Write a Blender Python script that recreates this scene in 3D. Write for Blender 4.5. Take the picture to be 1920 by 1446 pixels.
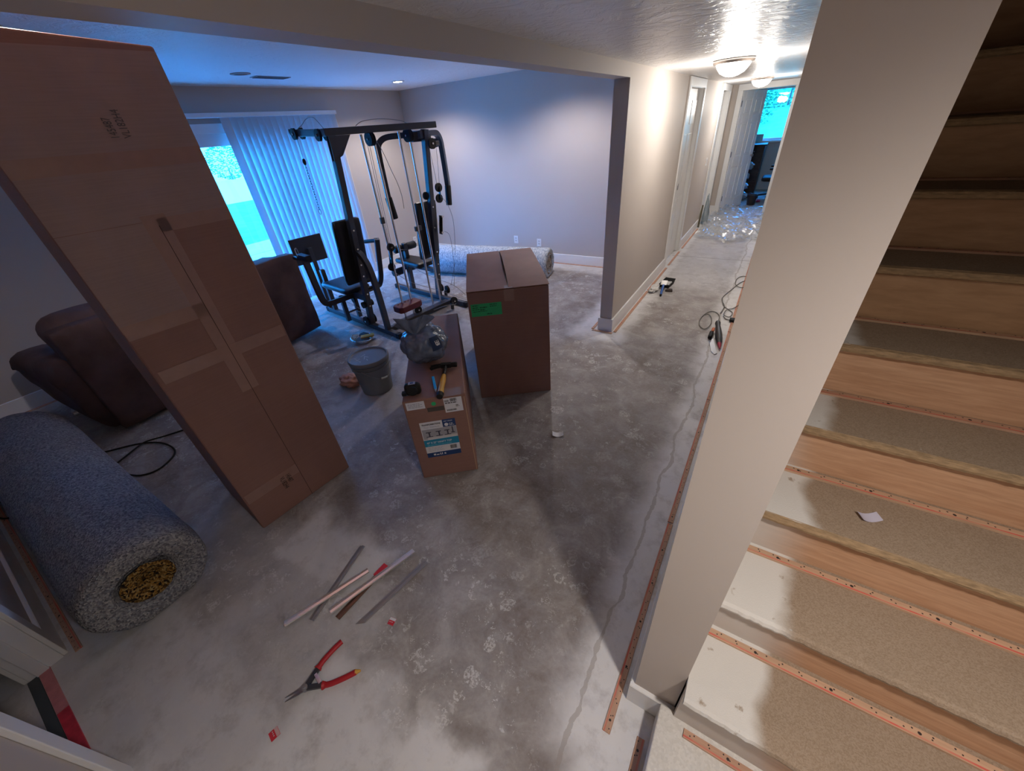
import bpy, bmesh, math, random
from mathutils import Vector, Matrix, noise

random.seed(7)
for o in list(bpy.data.objects): bpy.data.objects.remove(o)
S = bpy.context.scene
C = S.collection
PI = math.pi

# ------------------------------------------------------------------ camera
cam = bpy.data.cameras.new('camera'); cam_o = bpy.data.objects.new('camera', cam); C.objects.link(cam_o)
R = ((0.8517, 0.2398, -0.4659), (0.5187, -0.5121, 0.6846), (-0.0744, -0.8248, -0.5605))
rx = Vector([r[0] for r in R]).normalized(); fz = Vector([r[2] for r in R]).normalized()
dn = fz.cross(rx).normalized(); rx = dn.cross(fz).normalized()
m = Matrix((( rx.x, -dn.x, -fz.x, 0.0), (rx.y, -dn.y, -fz.y, 0.0), (rx.z, -dn.z, -fz.z, 1.8), (0, 0, 0, 1)))
cam_o.matrix_world = m
cam.sensor_width = 36.0; cam.lens = 715.68 / 1920 * 36.0; cam.clip_start = 0.02; cam.clip_end = 300
S.camera = cam_o

# ------------------------------------------------------------------ world, exposure
w = bpy.data.worlds.new('world'); S.world = w; w.use_nodes = True
wn = w.node_tree; bg = wn.nodes['Background']
SKY = (0.022, 0.30, 1.0); SKY_K = 19.0
bg.inputs[0].default_value = (*SKY, 1); bg.inputs[1].default_value = SKY_K
vs = S.view_settings
vs.view_transform = 'Standard'; vs.look = 'None'; vs.gamma = 1.0; vs.use_curve_mapping = False
vs.exposure = 0.48
S.cycles.use_denoising = True
S.cycles.max_bounces = 10; S.cycles.diffuse_bounces = 5; S.cycles.transparent_max_bounces = 12
S.cycles.caustics_reflective = False; S.cycles.caustics_refractive = False
S.cycles.sample_clamp_indirect = 6.0

# lamp powers (watt) and colours, used by the lamp builders below
HALL_W, HALL_C = 18.0, (1.0, 0.95, 0.88)
LAND_W, LAND_C = 56.0, (1.0, 0.91, 0.84)
CAN_W, CAN_C = 60.0, (1.0, 0.90, 0.88)

# ------------------------------------------------------------------ materials
def newmat(name):
    mt = bpy.data.materials.new(name); mt.use_nodes = True
    nt = mt.node_tree; return mt, nt, nt.nodes['Principled BSDF']

def N(nt, typ, **kw):
    n = nt.nodes.new(typ)
    for k, v in kw.items():
        if k.startswith('i_'): n.inputs[k[2:].replace('_', ' ')].default_value = v
        else: setattr(n, k, v)
    return n

def ramp(nt, stops, fac):
    r = nt.nodes.new('ShaderNodeValToRGB'); e = r.color_ramp.elements
    while len(e) < len(stops): e.new(0.5)
    for q, (p, c) in zip(e, stops):
        q.position = p; q.color = (*c, 1) if len(c) == 3 else c
    nt.links.new(fac, r.inputs[0]); return r.outputs[0]

def mixc(nt, a, b, fac):
    n = nt.nodes.new('ShaderNodeMix'); n.data_type = 'RGBA'
    for s, v in ((n.inputs[6], a), (n.inputs[7], b), (n.inputs[0], fac)):
        if hasattr(v, 'is_output') or isinstance(v, bpy.types.NodeSocket): nt.links.new(v, s)
        else: s.default_value = (*v, 1) if isinstance(v, tuple) else v
    return n.outputs[2]

def math_(nt, op, a, b=None, c=None, clamp=False):
    n = nt.nodes.new('ShaderNodeMath'); n.operation = op; n.use_clamp = clamp
    for i, v in enumerate((a, b, c)):
        if v is None: continue
        if isinstance(v, bpy.types.NodeSocket): nt.links.new(v, n.inputs[i])
        else: n.inputs[i].default_value = v
    return n.outputs[0]

def coords(nt, scale=(1, 1, 1), kind='Object'):
    t = nt.nodes.new('ShaderNodeTexCoord'); mp = nt.nodes.new('ShaderNodeMapping')
    mp.inputs['Scale'].default_value = scale
    nt.links.new(t.outputs[kind], mp.inputs[0]); return mp.outputs[0]

def noise_(nt, vec, scale=5, detail=4, rough=.55, dist=0):
    n = nt.nodes.new('ShaderNodeTexNoise'); n.inputs['Scale'].default_value = scale
    n.inputs['Detail'].default_value = detail; n.inputs['Roughness'].default_value = rough
    n.inputs['Distortion'].default_value = dist
    nt.links.new(vec, n.inputs['Vector']); return n.outputs[0]

def bump_(nt, b, h, strength=.2, dist=.01):
    n = nt.nodes.new('ShaderNodeBump'); n.inputs['Strength'].default_value = strength
    n.inputs['Distance'].default_value = dist
    nt.links.new(h, n.inputs['Height']); nt.links.new(n.outputs[0], b.inputs['Normal'])

MATS = {}
def mat(name, col, rough=.6, metal=0.0, var=0.0, vscale=8, bump=0.0, bscale=60, spec=.5, coat=0.0, stretch=(1, 1, 1)):
    if name in MATS: return MATS[name]
    mt, nt, b = newmat(name)
    b.inputs['Roughness'].default_value = rough; b.inputs['Metallic'].default_value = metal
    b.inputs['Specular IOR Level'].default_value = spec
    b.inputs['Coat Weight'].default_value = coat
    v = coords(nt, stretch)
    n = noise_(nt, v, vscale, 5)
    lo = tuple(c * (1 - var) for c in col); hi = tuple(min(1, c * (1 + var)) for c in col)
    nt.links.new(ramp(nt, [(.3, lo), (.7, hi)], n), b.inputs['Base Color'])
    if bump: bump_(nt, b, noise_(nt, v, bscale, 3), bump, .004)
    MATS[name] = mt; return mt

def emit(name, col, k):
    mt = bpy.data.materials.new(name); mt.use_nodes = True; nt = mt.node_tree
    nt.nodes.clear(); e = nt.nodes.new('ShaderNodeEmission'); o = nt.nodes.new('ShaderNodeOutputMaterial')
    e.inputs[0].default_value = (*col, 1); e.inputs[1].default_value = k
    nt.links.new(e.outputs[0], o.inputs[0]); return mt

def thin_clear(name, col=(1, 1, 1), gloss=.1, rough=.02, diff=0.0, dcol=(.8, .8, .8), bump=0.0, bscale=20):
    mt = bpy.data.materials.new(name); mt.use_nodes = True; nt = mt.node_tree; nt.nodes.clear()
    o = nt.nodes.new('ShaderNodeOutputMaterial'); t = nt.nodes.new('ShaderNodeBsdfTransparent')
    g = nt.nodes.new('ShaderNodeBsdfGlossy'); d = nt.nodes.new('ShaderNodeBsdfDiffuse')
    t.inputs[0].default_value = (*col, 1); g.inputs['Roughness'].default_value = rough; d.inputs[0].default_value = (*dcol, 1)
    a = nt.nodes.new('ShaderNodeMixShader'); a.inputs[0].default_value = gloss
    nt.links.new(t.outputs[0], a.inputs[1]); nt.links.new(g.outputs[0], a.inputs[2])
    b = nt.nodes.new('ShaderNodeMixShader'); b.inputs[0].default_value = diff
    nt.links.new(a.outputs[0], b.inputs[1]); nt.links.new(d.outputs[0], b.inputs[2])
    nt.links.new(b.outputs[0], o.inputs[0])
    if bump:
        v = coords(nt); n = noise_(nt, v, bscale, 3); bn = nt.nodes.new('ShaderNodeBump')
        bn.inputs['Strength'].default_value = bump; bn.inputs['Distance'].default_value = .02
        nt.links.new(n, bn.inputs['Height']); nt.links.new(bn.outputs[0], g.inputs['Normal'])
    return mt

def floor_mat():
    mt, nt, b = newmat('bare_concrete'); L = nt.links
    v = coords(nt)
    n1 = noise_(nt, v, 1.1, 6, .6); n2 = noise_(nt, v, 5.5, 8, .65, .6); n3 = noise_(nt, v, 60, 4, .6)
    base = ramp(nt, [(.38, (.150, .116, .104)), (.5, (.28, .248, .23)), (.62, (.46, .435, .42))], n2)
    base = mixc(nt, base, ramp(nt, [(.36, (.19, .150, .138)), (.62, (.42, .40, .385))], n1), .5)
    base = mixc(nt, base, ramp(nt, [(.35, (.20, .18, .17)), (.65, (.44, .42, .41))], n3), .18)
    sep = nt.nodes.new('ShaderNodeSeparateXYZ'); L.new(v, sep.inputs[0])
    X, Y = sep.outputs[0], sep.outputs[1]
    nd = noise_(nt, v, 3.2, 5, .6)
    ndw = math_(nt, 'MULTIPLY', math_(nt, 'SUBTRACT', nd, .5), .75)
    def dist_box(x0, x1, y0, y1):
        dx = math_(nt, 'SUBTRACT', math_(nt, 'ABSOLUTE', math_(nt, 'SUBTRACT', X, (x0 + x1) / 2)), (x1 - x0) / 2)
        dy = math_(nt, 'SUBTRACT', math_(nt, 'ABSOLUTE', math_(nt, 'SUBTRACT', Y, (y0 + y1) / 2)), (y1 - y0) / 2)
        return math_(nt, 'MAXIMUM', math_(nt, 'MAXIMUM', dx, dy), 0)
    def soft(x0, x1, y0, y1, wdt, k=1.0, nk=1.0):
        d = math_(nt, 'ADD', dist_box(x0, x1, y0, y1), math_(nt, 'MULTIPLY', ndw, wdt * 1.6 * nk))
        mr = nt.nodes.new('ShaderNodeMapRange'); mr.interpolation_type = 'SMOOTHSTEP'
        mr.inputs[1].default_value = wdt; mr.inputs[2].default_value = wdt * .25
        mr.inputs[3].default_value = 0; mr.inputs[4].default_value = k
        L.new(d, mr.inputs[0]); return mr.outputs[0]
    # white overspray of wall paint along the walls and a few dusty patches of joint compound; first region also whitens the hall floor in place of lamp light
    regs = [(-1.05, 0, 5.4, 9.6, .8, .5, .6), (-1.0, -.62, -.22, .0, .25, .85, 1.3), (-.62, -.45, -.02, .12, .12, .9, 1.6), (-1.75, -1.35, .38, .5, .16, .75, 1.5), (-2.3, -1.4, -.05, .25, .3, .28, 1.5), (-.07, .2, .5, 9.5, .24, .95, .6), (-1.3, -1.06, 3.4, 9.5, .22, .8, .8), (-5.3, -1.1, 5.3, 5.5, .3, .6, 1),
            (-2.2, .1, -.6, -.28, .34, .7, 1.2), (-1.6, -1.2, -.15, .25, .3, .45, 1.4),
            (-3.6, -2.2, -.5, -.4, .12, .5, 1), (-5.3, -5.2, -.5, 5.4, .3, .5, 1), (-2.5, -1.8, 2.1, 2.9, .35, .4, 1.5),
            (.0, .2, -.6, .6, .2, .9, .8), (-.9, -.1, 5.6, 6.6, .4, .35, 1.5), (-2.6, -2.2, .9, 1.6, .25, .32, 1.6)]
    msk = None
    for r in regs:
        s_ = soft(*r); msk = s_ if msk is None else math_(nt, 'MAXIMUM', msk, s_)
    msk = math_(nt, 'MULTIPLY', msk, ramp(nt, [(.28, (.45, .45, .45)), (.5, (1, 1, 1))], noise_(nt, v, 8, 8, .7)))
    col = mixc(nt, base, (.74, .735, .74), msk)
    # dried drops and dabs of joint compound
    def splats(scale, thr, dens, off, ring=False):
        mp = nt.nodes.new('ShaderNodeMapping'); mp.inputs['Location'].default_value = off; L.new(v, mp.inputs[0])
        vd = nt.nodes.new('ShaderNodeMixRGB'); vd.blend_type = 'ADD'; vd.inputs[0].default_value = .12 if not ring else .03
        nn = nt.nodes.new('ShaderNodeTexNoise'); nn.inputs['Scale'].default_value = scale * 1.5; nn.inputs['Detail'].default_value = 4
        L.new(mp.outputs[0], nn.inputs['Vector']); L.new(mp.outputs[0], vd.inputs[1]); L.new(nn.outputs[1], vd.inputs[2])
        vo = nt.nodes.new('ShaderNodeTexVoronoi'); vo.inputs['Scale'].default_value = scale; vo.voronoi_dimensions = '2D'
        L.new(vd.outputs[0], vo.inputs['Vector'])
        sc = nt.nodes.new('ShaderNodeSeparateColor'); L.new(vo.outputs['Color'], sc.inputs[0])
        t = math_(nt, 'MULTIPLY', sc.outputs[0], thr)
        ok = math_(nt, 'GREATER_THAN', sc.outputs[1], 1 - dens)
        inside = math_(nt, 'LESS_THAN', vo.outputs['Distance'], t)
        if ring: inside = math_(nt, 'MULTIPLY', inside, math_(nt, 'GREATER_THAN', vo.outputs['Distance'], math_(nt, 'MULTIPLY', t, .55)))
        return math_(nt, 'MULTIPLY', inside, ok)
    patch = ramp(nt, [(.47, (0, 0, 0)), (.60, (1, 1, 1))], noise_(nt, v, 1.3, 3))
    s1 = splats(6.5, .32, .42, (0, 0, 0)); s2 = splats(15, .34, .36, (3.1, 1.7, 0)); s3 = splats(8, .22, .26, (1.3, 5.2, 0), True); s4 = splats(42, .30, .2, (8, 3, 0))
    brk = ramp(nt, [(.44, (0, 0, 0)), (.56, (1, 1, 1))], noise_(nt, v, 75, 3, .7))
    sp = math_(nt, 'MAXIMUM', math_(nt, 'MAXIMUM', math_(nt, 'MULTIPLY', s1, brk), math_(nt, 'MULTIPLY', s2, brk)), math_(nt, 'MAXIMUM', math_(nt, 'MULTIPLY', s3, brk), s4))
    sp = math_(nt, 'MULTIPLY', sp, math_(nt, 'ADD', math_(nt, 'MULTIPLY', patch, .75), .28), None, True)
    col = mixc(nt, col, (.66, .65, .64), math_(nt, 'MULTIPLY', sp, .8))
    # thin trowelled smears
    sm = ramp(nt, [(.60, (0, 0, 0)), (.66, (1, 1, 1))], noise_(nt, coords(nt, (1, 1.6, 1)), 4.2, 9, .72, .8))
    col = mixc(nt, col, (.62, .61, .61), math_(nt, 'MULTIPLY', sm, math_(nt, 'ADD', math_(nt, 'MULTIPLY', patch, .45), .12)))
    dk = ramp(nt, [(.34, (1, 1, 1)), (.42, (0, 0, 0))], noise_(nt, coords(nt, (1, 1, 1)), 2.3, 7, .7, .5))
    col = mixc(nt, col, (.15, .115, .10), math_(nt, 'MULTIPLY', dk, math_(nt, 'MULTIPLY', math_(nt, 'SUBTRACT', 1.0, msk), .42)))
    # caulked crack beside the stair wall, saw cut across the hall
    wv = noise_(nt, coords(nt, (0, 1, 0)), 2.2, 4)
    cx = math_(nt, 'ADD', X, math_(nt, 'ADD', .165, math_(nt, 'MULTIPLY', math_(nt, 'SUBTRACT', wv, .5), .16)))
    cr = math_(nt, 'LESS_THAN', math_(nt, 'ABSOLUTE', cx), math_(nt, 'ADD', .003, math_(nt, 'MULTIPLY', math_(nt, 'SUBTRACT', noise_(nt, v, 16, 4, .65), .36), .034)))
    cr = math_(nt, 'MULTIPLY', cr, math_(nt, 'GREATER_THAN', Y, -.6))
    col = mixc(nt, col, (.31, .27, .235), math_(nt, 'MULTIPLY', cr, .5))
    def seam(ax, at, lo, hi, o):
        d = math_(nt, 'ABSOLUTE', math_(nt, 'ADD', ax, math_(nt, 'ADD', -at, math_(nt, 'MULTIPLY', math_(nt, 'SUBTRACT', nd, .5), .06))))
        return math_(nt, 'MULTIPLY', math_(nt, 'LESS_THAN', d, .006), math_(nt, 'MULTIPLY', math_(nt, 'GREATER_THAN', o, lo), math_(nt, 'LESS_THAN', o, hi)))
    col = mixc(nt, col, (.12, .11, .10), math_(nt, 'MULTIPLY', seam(Y, 6.25, -1.1, 0, X), .8))
    L.new(col, b.inputs['Base Color'])
    L.new(ramp(nt, [(.3, (.52, .52, .52)), (.7, (.75, .75, .75))], n2), b.inputs['Roughness'])
    b.inputs['Specular IOR Level'].default_value = .35
    bump_(nt, b, math_(nt, 'ADD', math_(nt, 'MULTIPLY', n3, .4), math_(nt, 'MULTIPLY', sp, .6)), .25, .004)
    return mt

def ceiling_mat(name, col, rough):
    mt, nt, b = newmat(name); v = coords(nt)
    n = noise_(nt, v, 9, 5, .6, 1.2); n2 = noise_(nt, v, 38, 3, .6, .5)
    h = math_(nt, 'ADD', ramp(nt, [(.42, (0, 0, 0)), (.55, (1, 1, 1))], n), math_(nt, 'MULTIPLY', n2, .5))
    b.inputs['Base Color'].default_value = (*col, 1); b.inputs['Roughness'].default_value = rough
    bump_(nt, b, h, .55, .006); return mt

def cardboard_mat(name, col, rough=.62):
    mt, nt, b = newmat(name); L = nt.links
    v = coords(nt, (1, 1, .35)); n = noise_(nt, v, 6, 6); nf = noise_(nt, coords(nt, (2, 2, 60)), 3, 2)
    c = ramp(nt, [(.3, tuple(q * .86 for q in col)), (.7, tuple(q * 1.08 for q in col))], n)
    c = mixc(nt, c, ramp(nt, [(.4, tuple(q * .9 for q in col)), (.6, tuple(q * 1.05 for q in col))], nf), .35)
    b.inputs['Roughness'].default_value = rough
    b.inputs['Specular IOR Level'].default_value = .3
    L.new(c, b.inputs['Base Color'])
    bump_(nt, b, nf, .05, .002); return mt

def wood_mat(name, a, bcol, scale=(3, 40, 40), rough=.55, white=None):
    mt, nt, b = newmat(name); v = coords(nt, scale)
    n = noise_(nt, v, 1.0, 6, .6, .8); n2 = noise_(nt, v, 3.5, 4, .6, .3)
    c = ramp(nt, [(.33, a), (.5, tuple((x + y) / 2 for x, y in zip(a, bcol))), (.66, bcol)], n)
    c = mixc(nt, c, ramp(nt, [(.4, tuple(x * .75 for x in a)), (.62, bcol)], n2), .35)
    if white is not None:
        v2 = coords(nt); sep = nt.nodes.new('ShaderNodeSeparateXYZ'); nt.links.new(v2, sep.inputs[0])
        e = math_(nt, 'ADD', math_(nt, 'ADD', sep.outputs[0], math_(nt, 'MULTIPLY', sep.outputs[2], .25)), math_(nt, 'MULTIPLY', math_(nt, 'SUBTRACT', noise_(nt, v2, 5, 3), .5), .1))
        mr = nt.nodes.new('ShaderNodeMapRange'); mr.interpolation_type = 'SMOOTHSTEP'
        mr.inputs[1].default_value = white + .16; mr.inputs[2].default_value = white - .04; nt.links.new(e, mr.inputs[0])
        c = mixc(nt, c, (.62, .60, .57), math_(nt, 'MULTIPLY', mr.outputs[0], .9))
    nt.links.new(c, b.inputs['Base Color']); b.inputs['Roughness'].default_value = rough
    b.inputs['Specular IOR Level'].default_value = .3
    bump_(nt, b, n2, .1, .003); return mt

def chip_mat(name, stops, scale=160, white=None, rough=.8):
    mt, nt, b = newmat(name); v = coords(nt); L = nt.links
    vo = nt.nodes.new('ShaderNodeTexVoronoi'); vo.inputs['Scale'].default_value = scale; L.new(v, vo.inputs['Vector'])
    sc = nt.nodes.new('ShaderNodeSeparateColor'); L.new(vo.outputs['Color'], sc.inputs[0])
    c = ramp(nt, stops, sc.outputs[0])
    dirt = noise_(nt, v, 6, 6, .65)
    c = mixc(nt, c, tuple(q * .7 for q in stops[0][1]), ramp(nt, [(.5, (0, 0, 0)), (.9, (.4, .4, .4))], dirt))
    spots = ramp(nt, [(.735, (0, 0, 0)), (.75, (1, 1, 1))], noise_(nt, v, 21, 3, .6))
    c = mixc(nt, c, (.5, .49, .47), math_(nt, 'MULTIPLY', spots, .6))
    dark = ramp(nt, [(.24, (1, 1, 1)), (.255, (0, 0, 0))], noise_(nt, v, 17, 3, .6))
    c = mixc(nt, c, (.12, .07, .05), math_(nt, 'MULTIPLY', dark, .7))
    if white:
        sep = nt.nodes.new('ShaderNodeSeparateXYZ'); L.new(v, sep.inputs[0])
        # paint overspray from the stair wall, fading out to the right
        edge = math_(nt, 'ADD', sep.outputs[0], math_(nt, 'MULTIPLY', math_(nt, 'SUBTRACT', noise_(nt, v, 5, 3), .5), .12))
        edge = math_(nt, 'ADD', edge, math_(nt, 'MULTIPLY', sep.outputs[2], white[1]))
        mr = nt.nodes.new('ShaderNodeMapRange'); mr.interpolation_type = 'SMOOTHSTEP'
        mr.inputs[1].default_value = white[0] + .03; mr.inputs[2].default_value = white[0] - .02
        L.new(edge, mr.inputs[0])
        sp = ramp(nt, [(.28, (.15, .15, .15)), (.34, (1, 1, 1))], noise_(nt, v, 22, 4))
        c = mixc(nt, c, (.70, .69, .66), math_(nt, 'MULTIPLY', mr.outputs[0], math_(nt, 'MULTIPLY', sp, .92)))
    L.new(c, b.inputs['Base Color']); b.inputs['Roughness'].default_value = rough
    b.inputs['Specular IOR Level'].default_value = .25
    bump_(nt, b, vo.outputs['Distance'], .15, .003); return mt

def pad_mat(name, stops, scale, stretch, bumpk=.5):
    mt, nt, b = newmat(name); v = coords(nt, stretch); L = nt.links
    vo = nt.nodes.new('ShaderNodeTexVoronoi'); vo.inputs['Scale'].default_value = scale; L.new(v, vo.inputs['Vector'])
    sc = nt.nodes.new('ShaderNodeSeparateColor'); L.new(vo.outputs['Color'], sc.inputs[0])
    n = noise_(nt, v, scale * .8, 3, .6)
    f = math_(nt, 'ADD', math_(nt, 'MULTIPLY', sc.outputs[0], .75), math_(nt, 'MULTIPLY', n, .3))
    L.new(ramp(nt, stops, f), b.inputs['Base Color']); b.inputs['Roughness'].default_value = .85
    b.inputs['Specular IOR Level'].default_value = .2
    bump_(nt, b, math_(nt, 'ADD', vo.outputs['Distance'], n), bumpk, .01); return mt

def tack_mat(name, base, red):
    mt, nt, b = newmat(name); v = coords(nt); L = nt.links
    sep = nt.nodes.new('ShaderNodeSeparateXYZ'); L.new(v, sep.inputs[0]); X, Y = sep.outputs[0], sep.outputs[1]
    n = noise_(nt, coords(nt, (6, 90, 90)), 1.2, 4)
    c = ramp(nt, [(.3, tuple(q * .75 for q in base)), (.7, base)], n)
    line = math_(nt, 'LESS_THAN', math_(nt, 'ABSOLUTE', math_(nt, 'ADD', Y, -.008)), .0024)
    patchy = ramp(nt, [(.4, (.25, .25, .25)), (.55, (1, 1, 1))], noise_(nt, coords(nt, (4, 0, 0)), 1.5, 4))
    c = mixc(nt, c, red, math_(nt, 'MULTIPLY', line, patchy))
    def dots(y, per, off, r):
        fx = math_(nt, 'SUBTRACT', math_(nt, 'FRACT', math_(nt, 'ADD', math_(nt, 'DIVIDE', X, per), off)), .5)
        d = math_(nt, 'ADD', math_(nt, 'POWER', math_(nt, 'MULTIPLY', fx, per), 2), math_(nt, 'POWER', math_(nt, 'ADD', Y, -y), 2))
        return math_(nt, 'LESS_THAN', d, r * r)
    dd = math_(nt, 'MAXIMUM', dots(-.006, .042, .2, .0022), math_(nt, 'MAXIMUM', dots(.0005, .057, .6, .002), dots(-.001, .19, .3, .0042)))
    c = mixc(nt, c, (.03, .02, .02), dd)
    L.new(c, b.inputs['Base Color']); b.inputs['Roughness'].default_value = .7; return mt

WALL = mat('greige_paint', (.52, .465, .425), .6, var=.02, vscale=2, bump=.05, bscale=120, spec=.3)
WHITE = mat('white_trim_paint', (.78, .78, .78), .35, var=.02, spec=.5)
CEIL_H = ceiling_mat('hall_ceiling_paint', (.80, .78, .77), .36)
CEIL_R = ceiling_mat('room_ceiling_paint', (.84, .84, .84), .6)
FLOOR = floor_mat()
CARD = cardboard_mat('cardboard', (.275, .150, .120))
CARD_T = cardboard_mat('cardboard_shiny_film', (.335, .228, .208), .42)
CARD_E = cardboard_mat('cardboard_edge', (.46, .30, .20))
TAPE = mat('clear_packing_tape', (.315, .182, .145), .32, var=.06, vscale=20, spec=.6)
INK = mat('black_ink', (.03, .022, .02), .8)
INKG = mat('faded_ink', (.10, .085, .085), .8)
PAPER = mat('white_label_paper', (.70, .70, .73), .5)
STEEL = mat('dark_powder_coated_steel', (.040, .042, .052), .36, var=.05, spec=.5)
CHROME = mat('chrome', (.72, .72, .74), .16, 1.0)
BLACK = mat('black_rubber', (.012, .012, .014), .6, spec=.3)
VINYL = mat('black_vinyl', (.010, .010, .012), .42, spec=.4)
CABLE = mat('clear_coated_cable', (.22, .22, .23), .4)
RED = mat('red_painted_iron', (.11, .010, .016), .5, var=.1)
BROWN = mat('brown_microfibre', (.105, .064, .058), .85, var=.25, vscale=5, bump=.3, bscale=30, spec=.2)
ALU = mat('polished_aluminium', (.90, .88, .87), .22, .78)
ALU_D = mat('dull_grey_metal', (.34, .33, .34), .42, .6)
GREYPL = mat('grey_plastic', (.19, .195, .205), .45, var=.06, vscale=4)
GREEN = mat('green_paper', (.02, .47, .16), .5)
REDP = mat('red_print', (.62, .03, .05), .55)
NAVY = mat('navy_print', (.012, .045, .16), .5)
TEAL = mat('teal_print', (.01, .24, .42), .45)
GREYP = mat('grey_print', (.36, .36, .40), .5)
YEL = mat('yellow_rubber', (.62, .33, .04), .5, var=.05)
GLASS = thin_clear('window_glass', (.97, .98, .98), .06)
CHIP = chip_mat('particle_board', [(.1, (.285, .212, .148)), (.45, (.32, .243, .174)), (.9, (.355, .275, .204))], 330, (-.30, -.03))
OSB = mat('ragged_board_edge', (.33, .225, .125), .85, var=.28, vscale=70, bump=.7, bscale=110, stretch=(.5, 2, 2))
PINE = wood_mat('pine_riser', (.50, .285, .165), (.62, .39, .245), (2.2, 30, 26), white=-.22)
PLY = wood_mat('plywood_riser', (.40, .23, .12), (.52, .33, .19), (2.0, 12, 9))
TACK = tack_mat('tack_strip_wood', (.56, .335, .225), (.60, .12, .09))
TACKR = tack_mat('printed_tack_strip', (.60, .39, .255), (.62, .13, .10))

# ------------------------------------------------------------------ mesh helpers
RM = {}
def MB(): return bmesh.new()
def axes(d, up=(0, 0, 1)):
    d = Vector(d).normalized(); u = Vector(up)
    if abs(d.dot(u)) > .98: u = Vector((1, 0, 0))
    s = d.cross(u).normalized(); return d, s, s.cross(d).normalized()
def box(bm, lo, hi, M=None):
    vs_ = [bm.verts.new((x, y, z)) for x in (lo[0], hi[0]) for y in (lo[1], hi[1]) for z in (lo[2], hi[2])]
    for f in ((0, 1, 3, 2), (4, 6, 7, 5), (0, 4, 5, 1), (2, 3, 7, 6), (0, 2, 6, 4), (1, 5, 7, 3)):
        bm.faces.new([vs_[i] for i in f])
    if M is not None:
        for q in vs_: q.co = M @ q.co
    return vs_
def beam(bm, p0, p1, wd, ht, up=(0, 0, 1)):
    p0, p1 = Vector(p0), Vector(p1); d, s, u = axes(p1 - p0, up)
    M = Matrix(((d.x, s.x, u.x, p0.x), (d.y, s.y, u.y, p0.y), (d.z, s.z, u.z, p0.z), (0, 0, 0, 1)))
    return box(bm, (0, -wd / 2, -ht / 2), ((p1 - p0).length, wd / 2, ht / 2), M)
def cyl(bm, p0, p1, r0, r1=None, seg=20):
    p0, p1 = Vector(p0), Vector(p1); r1 = r0 if r1 is None else r1
    d, s, u = axes(p1 - p0)
    a = [bm.verts.new(p0 + r0 * (math.cos(t) * s + math.sin(t) * u)) for t in [2 * PI * i / seg for i in range(seg)]]
    b = [bm.verts.new(p1 + r1 * (math.cos(t) * s + math.sin(t) * u)) for t in [2 * PI * i / seg for i in range(seg)]]
    for i in range(seg): bm.faces.new((a[i], a[(i + 1) % seg], b[(i + 1) % seg], b[i]))
    bm.faces.new(a[::-1]); bm.faces.new(b)
def smooth_path(pts, n=8, closed=False):
    P = [Vector(p) for p in pts]; out = []
    k = len(P)
    rng = range(k if closed else k - 1)
    for i in rng:
        p0 = P[(i - 1) % k] if closed or i > 0 else P[i]; p1 = P[i]; p2 = P[(i + 1) % k]
        p3 = P[(i + 2) % k] if closed or i + 2 < k else p2
        for j in range(n):
            t = j / n
            out.append(.5 * ((2 * p1) + (p2 - p0) * t + (2 * p0 - 5 * p1 + 4 * p2 - p3) * t * t + (3 * p1 - p0 - 3 * p2 + p3) * t ** 3))
    if not closed: out.append(P[-1])
    return out
def sweep(bm, pts, prof, closed=False, up=(0, 0, 1)):
    P = [Vector(p) for p in pts]; rings = []; k = len(P); pu = None
    for i, p in enumerate(P):
        if closed: t = P[(i + 1) % k] - P[(i - 1) % k]
        else: t = P[min(i + 1, k - 1)] - P[max(i - 1, 0)]
        t = t.normalized()
        if pu is None: d, s, u = axes(t, up)
        else:
            s = t.cross(pu); s = s.normalized() if s.length > 1e-6 else axes(t, up)[1]; u = s.cross(t).normalized()
        pu = u
        rings.append([bm.verts.new(p + a * s + b * u) for a, b in prof])
    n = len(prof)
    for i in range(k if closed else k - 1):
        A, B = rings[i], rings[(i + 1) % k]
        for j in range(n): bm.faces.new((A[j], A[(j + 1) % n], B[(j + 1) % n], B[j]))
    if not closed: bm.faces.new(rings[0][::-1]); bm.faces.new(rings[-1])
def circ(r, seg=8): return [(r * math.cos(2 * PI * i / seg), r * math.sin(2 * PI * i / seg)) for i in range(seg)]
def rect(wd, ht): return [(-wd / 2, -ht / 2), (wd / 2, -ht / 2), (wd / 2, ht / 2), (-wd / 2, ht / 2)]
def tube(bm, pts, r, seg=8, closed=False): sweep(bm, pts, circ(r, seg), closed)
def lathe(bm, prof, c=(0, 0, 0), seg=32, ax=(0, 0, 1), cap0=True, cap1=True):
    d, s, u = axes(ax); c = Vector(c); rings = []
    for r, z in prof:
        rings.append([bm.verts.new(c + z * d + r * (math.cos(2 * PI * i / seg) * s + math.sin(2 * PI * i / seg) * u)) for i in range(seg)])
    for A, B in zip(rings, rings[1:]):
        for j in range(seg): bm.faces.new((A[j], A[(j + 1) % seg], B[(j + 1) % seg], B[j]))
    if cap0: bm.faces.new(rings[0][::-1])
    if cap1: bm.faces.new(rings[-1])
def prism(bm, poly, z0, z1, M=None):
    a = [bm.verts.new((x, y, z0)) for x, y in poly]; b = [bm.verts.new((x, y, z1)) for x, y in poly]; n = len(poly)
    for i in range(n): bm.faces.new((a[i], a[(i + 1) % n], b[(i + 1) % n], b[i]))
    bm.faces.new(a[::-1]); bm.faces.new(b)
    if M is not None:
        for q in a + b: q.co = M @ q.co
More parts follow.
